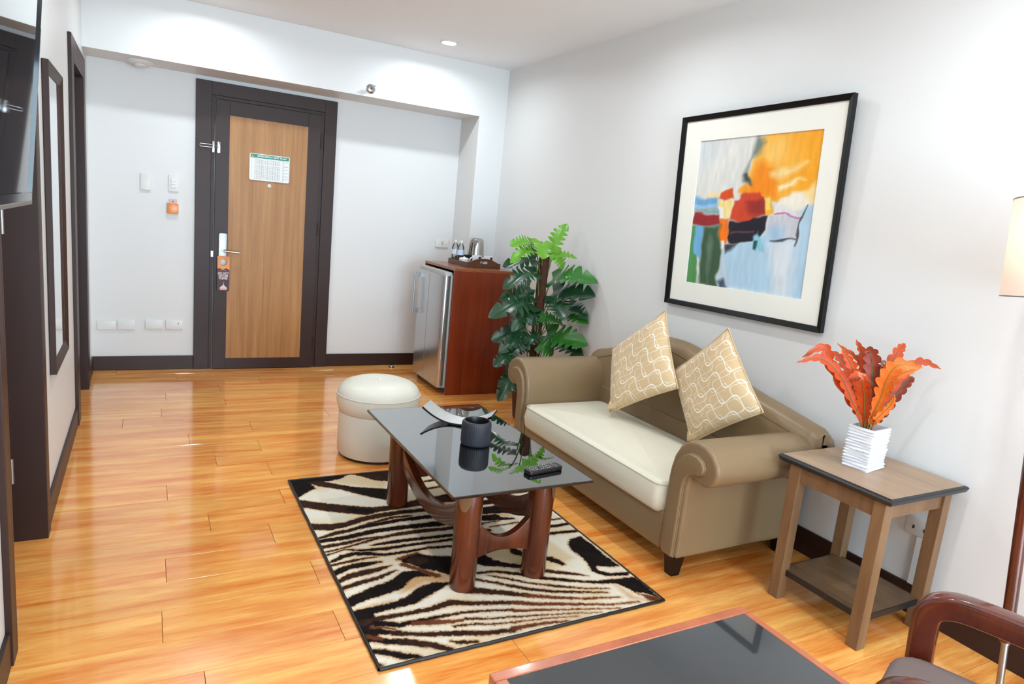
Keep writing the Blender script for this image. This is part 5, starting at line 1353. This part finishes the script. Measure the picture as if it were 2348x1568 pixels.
# drinks tray and what stands on it
ty0, ty1, tx0, tx1 = -0.915, -0.53, 1.782, 2.082
TZ0 = CZ
tr = thing('serving_tray', 'dark wooden serving tray with arched handles on top of the fridge cabinet', 'tray', ((tx0 + tx1) / 2, (ty0 + ty1) / 2, TZ0))
MB().box(tx0, tx1, ty0, ty1, TZ0, TZ0 + 0.008).build('base', 'tray_wood', tr)
for x in (tx0, tx1 - 0.01): MB().box(x, x + 0.01, ty0 + 0.01, ty1 - 0.01, TZ0 + 0.008, TZ0 + 0.042).build('side_rail', 'tray_wood', tr, bevel=0.001)
for y_ in (ty0, ty1 - 0.01):
    n = 18; cx = (tx0 + tx1) / 2
    def top(x): return TZ0 + 0.042 + 0.036 * max(0, 1 - ((x - cx) / 0.13) ** 2)
    hz, hh, hw_ = TZ0 + 0.045, 0.010, 0.036
    # end board split around the slot so the hand hole is open
    xs = np.linspace(tx0, tx1, n + 1)
    up_l = [(tx0, TZ0 + 0.008), (cx, TZ0 + 0.008)] + [(cx, hz - hh)] + arcpts(cx - hw_ + hh, hz, hh, -90, -270, 8) + [(cx, hz + hh)] + [(x, top(x)) for x in np.linspace(cx, tx0, 10)]
    up_r = [(tx1, TZ0 + 0.008)] + [(x, top(x)) for x in np.linspace(tx1, cx, 10)] + [(cx, hz + hh)] + arcpts(cx + hw_ - hh, hz, hh, 90, -90, 8) + [(cx, hz - hh), (cx, TZ0 + 0.008)]
    mb = MB(); mb.prism(up_l, 'y', y_, y_ + 0.01); mb.prism(up_r, 'y', y_, y_ + 0.01); mb.build('end_board', 'tray_wood', tr)
TZ1 = TZ0 + 0.008
kx, ky = 1.985, -0.625
kt = thing('electric_kettle', 'stainless steel kettle standing on the serving tray', 'kettle', (kx, ky, TZ1))
MB().lathe([(0.074, 0), (0.074, 0.012), (0.068, 0.014)], 40, (kx, ky, TZ1)).build('base', 'black', kt, smooth=40)
MB().lathe([(0.071, 0.014), (0.073, 0.02), (0.072, 0.06), (0.068, 0.13), (0.063, 0.18), (0.058, 0.205), (0.05, 0.212)], 48, (kx, ky, TZ1)).build('body', 'kettle_steel', kt, smooth=50)
MB().lathe([(0.05, 0.211), (0.046, 0.218), (0.02, 0.222), (0.004, 0.222)], 40, (kx, ky, TZ1)).build('lid', 'kettle_steel', kt, smooth=50)
d_ = Vector((-0.55, -0.83, 0)).normalized(); s_ = Vector((d_.y, -d_.x, 0))
K0 = Vector((kx, ky, TZ1))
vs = [K0 + d_ * 0.056 + s_ * 0.026 + Vector((0, 0, 0.2)), K0 + d_ * 0.056 - s_ * 0.026 + Vector((0, 0, 0.2)), K0 + d_ * 0.082 + Vector((0, 0, 0.203)), K0 + d_ * 0.066 + Vector((0, 0, 0.10))]
MB().add(vs, [(0, 1, 2), (0, 2, 3), (2, 1, 3), (1, 0, 3)]).build('spout', 'chrome', kt)
hp = [K0 - d_ * 0.055 + Vector((0, 0, 0.2)), K0 - d_ * 0.095 + Vector((0, 0, 0.19)), K0 - d_ * 0.105 + Vector((0, 0, 0.12)), K0 - d_ * 0.075 + Vector((0, 0, 0.04))]
MB().tube(spline(hp, 14), 0.01, 10).build('handle', 'black', kt, smooth=60)
for k, (bx, by) in enumerate(((1.822, -0.565), (1.848, -0.625))):
    bt = thing('water_bottle', ('clear water bottle with a white cap in the tray corner by the wall socket', 'clear water bottle with a white cap and blue label patch beside the black box')[k], 'bottle', (bx, by, TZ1), group='water bottles on the tray')
    MB().lathe([(0.026, 0), (0.029, 0.006), (0.029, 0.05), (0.027, 0.055), (0.029, 0.06), (0.029, 0.115), (0.026, 0.14), (0.014, 0.162), (0.0125, 0.17)], 28, (bx, by, TZ1), True, False).build('bottle_body', 'bottle', bt, smooth=40)
    MB().lathe([(0.0145, 0.168), (0.0145, 0.186), (0.012, 0.188)], 20, (bx, by, TZ1)).build('cap', 'white_plastic', bt, smooth=40)
    M.setdefault('bottle_label', plain('pale_blue_label', rgb(206, 222, 236), 0.4)); M.setdefault('bottle_blue', plain('blue_label_patch', rgb(120, 168, 210), 0.4))
    MB().lathe([(0.0296, 0.07), (0.0296, 0.112)], 28, (bx, by, TZ1), False, False).build('paper_label', 'bottle_label', bt, smooth=40)
    mb = MB(); vs = []
    for a in np.linspace(-1.1, -0.3, 6): vs += [(bx + 0.0299 * math.cos(a), by + 0.0299 * math.sin(a), TZ1 + 0.076), (bx + 0.0299 * math.cos(a), by + 0.0299 * math.sin(a), TZ1 + 0.106)]
    mb.add(vs, [(2 * i, 2 * i + 2, 2 * i + 3, 2 * i + 1) for i in range(5)]); mb.build('blue_patch', 'bottle_blue', bt)
for k, (mx_, my_) in enumerate(((1.918, -0.80), (2.02, -0.805))):
    mg = thing('coffee_mug', ('white mug with a dark red label on the tray between jar and second mug', 'white mug with a dark red label at the plant end of the tray')[k], 'mug', (mx_, my_, TZ1), group='mugs on the tray')
    MB().lathe([(0.03, 0.0), (0.036, 0.004), (0.038, 0.02), (0.039, 0.085), (0.0365, 0.086), (0.035, 0.02), (0.003, 0.008)], 32, (mx_, my_, TZ1)).build('cup', 'white_ceramic', mg, smooth=40)
    hd_ = [(mx_ - 0.037, my_ - 0.006, TZ1 + 0.068), (mx_ - 0.062, my_ - 0.010, TZ1 + 0.06), (mx_ - 0.064, my_ - 0.010, TZ1 + 0.035), (mx_ - 0.037, my_ - 0.006, TZ1 + 0.02)]
    MB().tube(spline(hd_, 12), 0.0055, 8).build('handle', 'white_ceramic', mg, smooth=60)
    mb = MB(); vs = []
    for a in np.linspace(-1.62, -0.95, 6): vs += [(mx_ + 0.0396 * math.cos(a), my_ + 0.0396 * math.sin(a), TZ1 + 0.052), (mx_ + 0.0396 * math.cos(a), my_ + 0.0396 * math.sin(a), TZ1 + 0.078)]
    mb.add(vs, [(2 * i, 2 * i + 2, 2 * i + 3, 2 * i + 1) for i in range(5)]); mb.build('printed_label', 'maroon_print', mg)
cj = thing('sugar_jar', 'small white lidded jar beside the bottles on the tray', 'jar', (1.833, -0.738, TZ1))
MB().lathe([(0.036, 0), (0.04, 0.006), (0.04, 0.038), (0.038, 0.042)], 32, (1.833, -0.738, TZ1)).build('jar_body', 'white_ceramic', cj, smooth=40)
MB().lathe([(0.041, 0.042), (0.041, 0.05), (0.03, 0.056), (0.01, 0.058), (0.01, 0.064), (0.004, 0.066)], 32, (1.833, -0.738, TZ1)).build('lid', 'white_ceramic', cj, smooth=40)
bxk = thing('tea_box', 'small black box behind the white jar on the tray', 'box', (1.905, -0.66, TZ1))
MB().box(1.885, 1.925, -0.672, -0.640, TZ1, TZ1 + 0.066).build('carton', 'black', bxk, bevel=0.002)
MB().box(1.884, 1.926, -0.673, -0.639, TZ1 + 0.066, TZ1 + 0.078).build('lid', 'black', bxk, bevel=0.002)

# ================================================================== artificial monstera
PX, PY = 2.005, -1.72
pn = thing('monstera_plant', 'artificial monstera on a brown coir pole between the cabinet and the sofa', 'plant', (PX, PY, 0))
MB().lathe([(0.10, 0.0), (0.115, 0.01), (0.135, 0.2), (0.145, 0.22), (0.145, 0.235), (0.13, 0.235), (0.125, 0.2)], 36, (PX, PY, 0)).build('pot', 'clay', pn, smooth=40)
MB().lathe([(0.126, 0.2), (0.05, 0.215), (0.004, 0.215)], 30, (PX, PY, 0)).build('soil', 'coir', pn)
nz = lambda a, z: 1 + 0.06 * math.sin(5 * a + 40 * z) + 0.04 * math.sin(11 * a - 63 * z)
MB().lathe([(0.036, 0.2 + 0.98 * k / 40) for k in range(41)] + [(0.03, 1.19)], 22, (PX, PY, 0), True, True, nz).build('coir_pole', 'coir', pn, smooth=60)
def monstera(splits, seed, curl):
    """split leaf, midrib along +y, unit length, unit width"""
    rr = random.Random(seed); vs, fs = [], []
    def halfw(t): return 0.56 * (max(0.0, math.sin(math.pi * min(1, (t + 0.22) / 1.22))) ** 0.6) * (1 - 0.2 * t)
    def put(x, y_):
        fold = 0.18 * abs(x) ** 1.2; droop = -curl * max(0, y_ - 0.25) ** 2 - 0.12 * abs(x) ** 2
        vs.append((x, y_, fold + droop + 0.02 * math.sin(9 * x + 7 * y_))); return len(vs) - 1
    cuts = [0.0] + [0.2 + 0.68 * k / splits for k in range(splits)] + [1.0]
    for s in (-1, 1):
        for k in range(len(cuts) - 1):
            t0, t1 = cuts[k], cuts[k + 1]
            m_ = 5; gap = 0.0 if k == 0 else 0.034 + rr.uniform(0, 0.022)
            last = k == len(cuts) - 2
            start = 0.22 + rr.uniform(0, 0.2)
            cols = []
            for j in range(7):
                q = j / 6.0
                row_ = []
                for i in range(m_ + 1):
                    f = i / m_
                    t = t0 + (t1 - t0) * f
                    op = max(0, q - start) / (1 - start)
                    lo = gap * op if k else 0.0
                    hi = gap * op if not last else 0.0
                    te = t0 + lo + (t1 - t0 - lo - hi) * f
                    tip = 1 - 0.10 * abs(2 * f - 1) ** 3 * q if (k and not last) else 1
                    w = halfw(min(1, te)) * tip
                    if last: w *= (1 - f ** 3 * 0.2)
                    sweep = (0.07 * (1 - t) if k else -0.13 * (1 - f) ** 1.5) * q
                    row_.append(put(s * q * w, te + sweep))
                cols.append(row_)
            for j in range(6):
                for i in range(m_):
                    a, b, c, d = cols[j][i], cols[j][i + 1], cols[j + 1][i + 1], cols[j + 1][i]
                    fs.append((a, b, c, d) if s > 0 else (d, c, b, a))
    return vs, fs
leaf_meshes = {}
for k, (kind, mname) in enumerate(((0, 'leaf_dark'), (1, 'leaf_lit'), (2, 'leaf_mid'))):
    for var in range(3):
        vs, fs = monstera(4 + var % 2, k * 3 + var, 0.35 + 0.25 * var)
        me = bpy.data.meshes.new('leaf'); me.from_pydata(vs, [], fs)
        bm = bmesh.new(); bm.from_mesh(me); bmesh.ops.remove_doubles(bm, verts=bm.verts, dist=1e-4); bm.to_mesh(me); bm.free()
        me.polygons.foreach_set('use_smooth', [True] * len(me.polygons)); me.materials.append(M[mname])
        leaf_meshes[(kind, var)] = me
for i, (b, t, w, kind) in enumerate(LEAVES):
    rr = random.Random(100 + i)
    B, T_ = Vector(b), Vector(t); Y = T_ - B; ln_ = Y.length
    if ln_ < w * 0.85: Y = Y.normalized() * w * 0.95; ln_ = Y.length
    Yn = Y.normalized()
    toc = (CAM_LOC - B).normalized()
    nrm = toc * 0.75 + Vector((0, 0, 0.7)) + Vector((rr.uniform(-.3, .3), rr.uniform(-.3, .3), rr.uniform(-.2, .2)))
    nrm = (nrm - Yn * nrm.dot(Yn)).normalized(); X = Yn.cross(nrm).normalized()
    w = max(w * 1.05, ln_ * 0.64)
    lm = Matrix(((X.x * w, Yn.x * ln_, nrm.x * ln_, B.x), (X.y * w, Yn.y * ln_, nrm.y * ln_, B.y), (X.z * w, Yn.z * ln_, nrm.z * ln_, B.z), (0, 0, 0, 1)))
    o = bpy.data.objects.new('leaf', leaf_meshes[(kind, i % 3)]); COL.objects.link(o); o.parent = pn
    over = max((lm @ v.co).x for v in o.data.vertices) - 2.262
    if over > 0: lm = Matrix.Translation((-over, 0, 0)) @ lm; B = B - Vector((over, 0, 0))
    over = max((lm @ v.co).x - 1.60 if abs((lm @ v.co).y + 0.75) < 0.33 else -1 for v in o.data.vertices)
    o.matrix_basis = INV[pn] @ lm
    # petiole from the pole
    ang = math.atan2(B.y - PY, B.x - PX); z0 = max(0.25, min(1.12, B.z - 0.16))
    st0 = Vector((PX + 0.034 * math.cos(ang), PY + 0.034 * math.sin(ang), z0))
    mid = st0.lerp(B, 0.5) + Vector((0, 0, 0.025))
    MB().tube(spline([st0, mid, B, B + Yn * ln_ * 0.12 + nrm * 0.001], 9), 0.0042, 6).build('leaf_stalk', 'stem', pn, smooth=60)
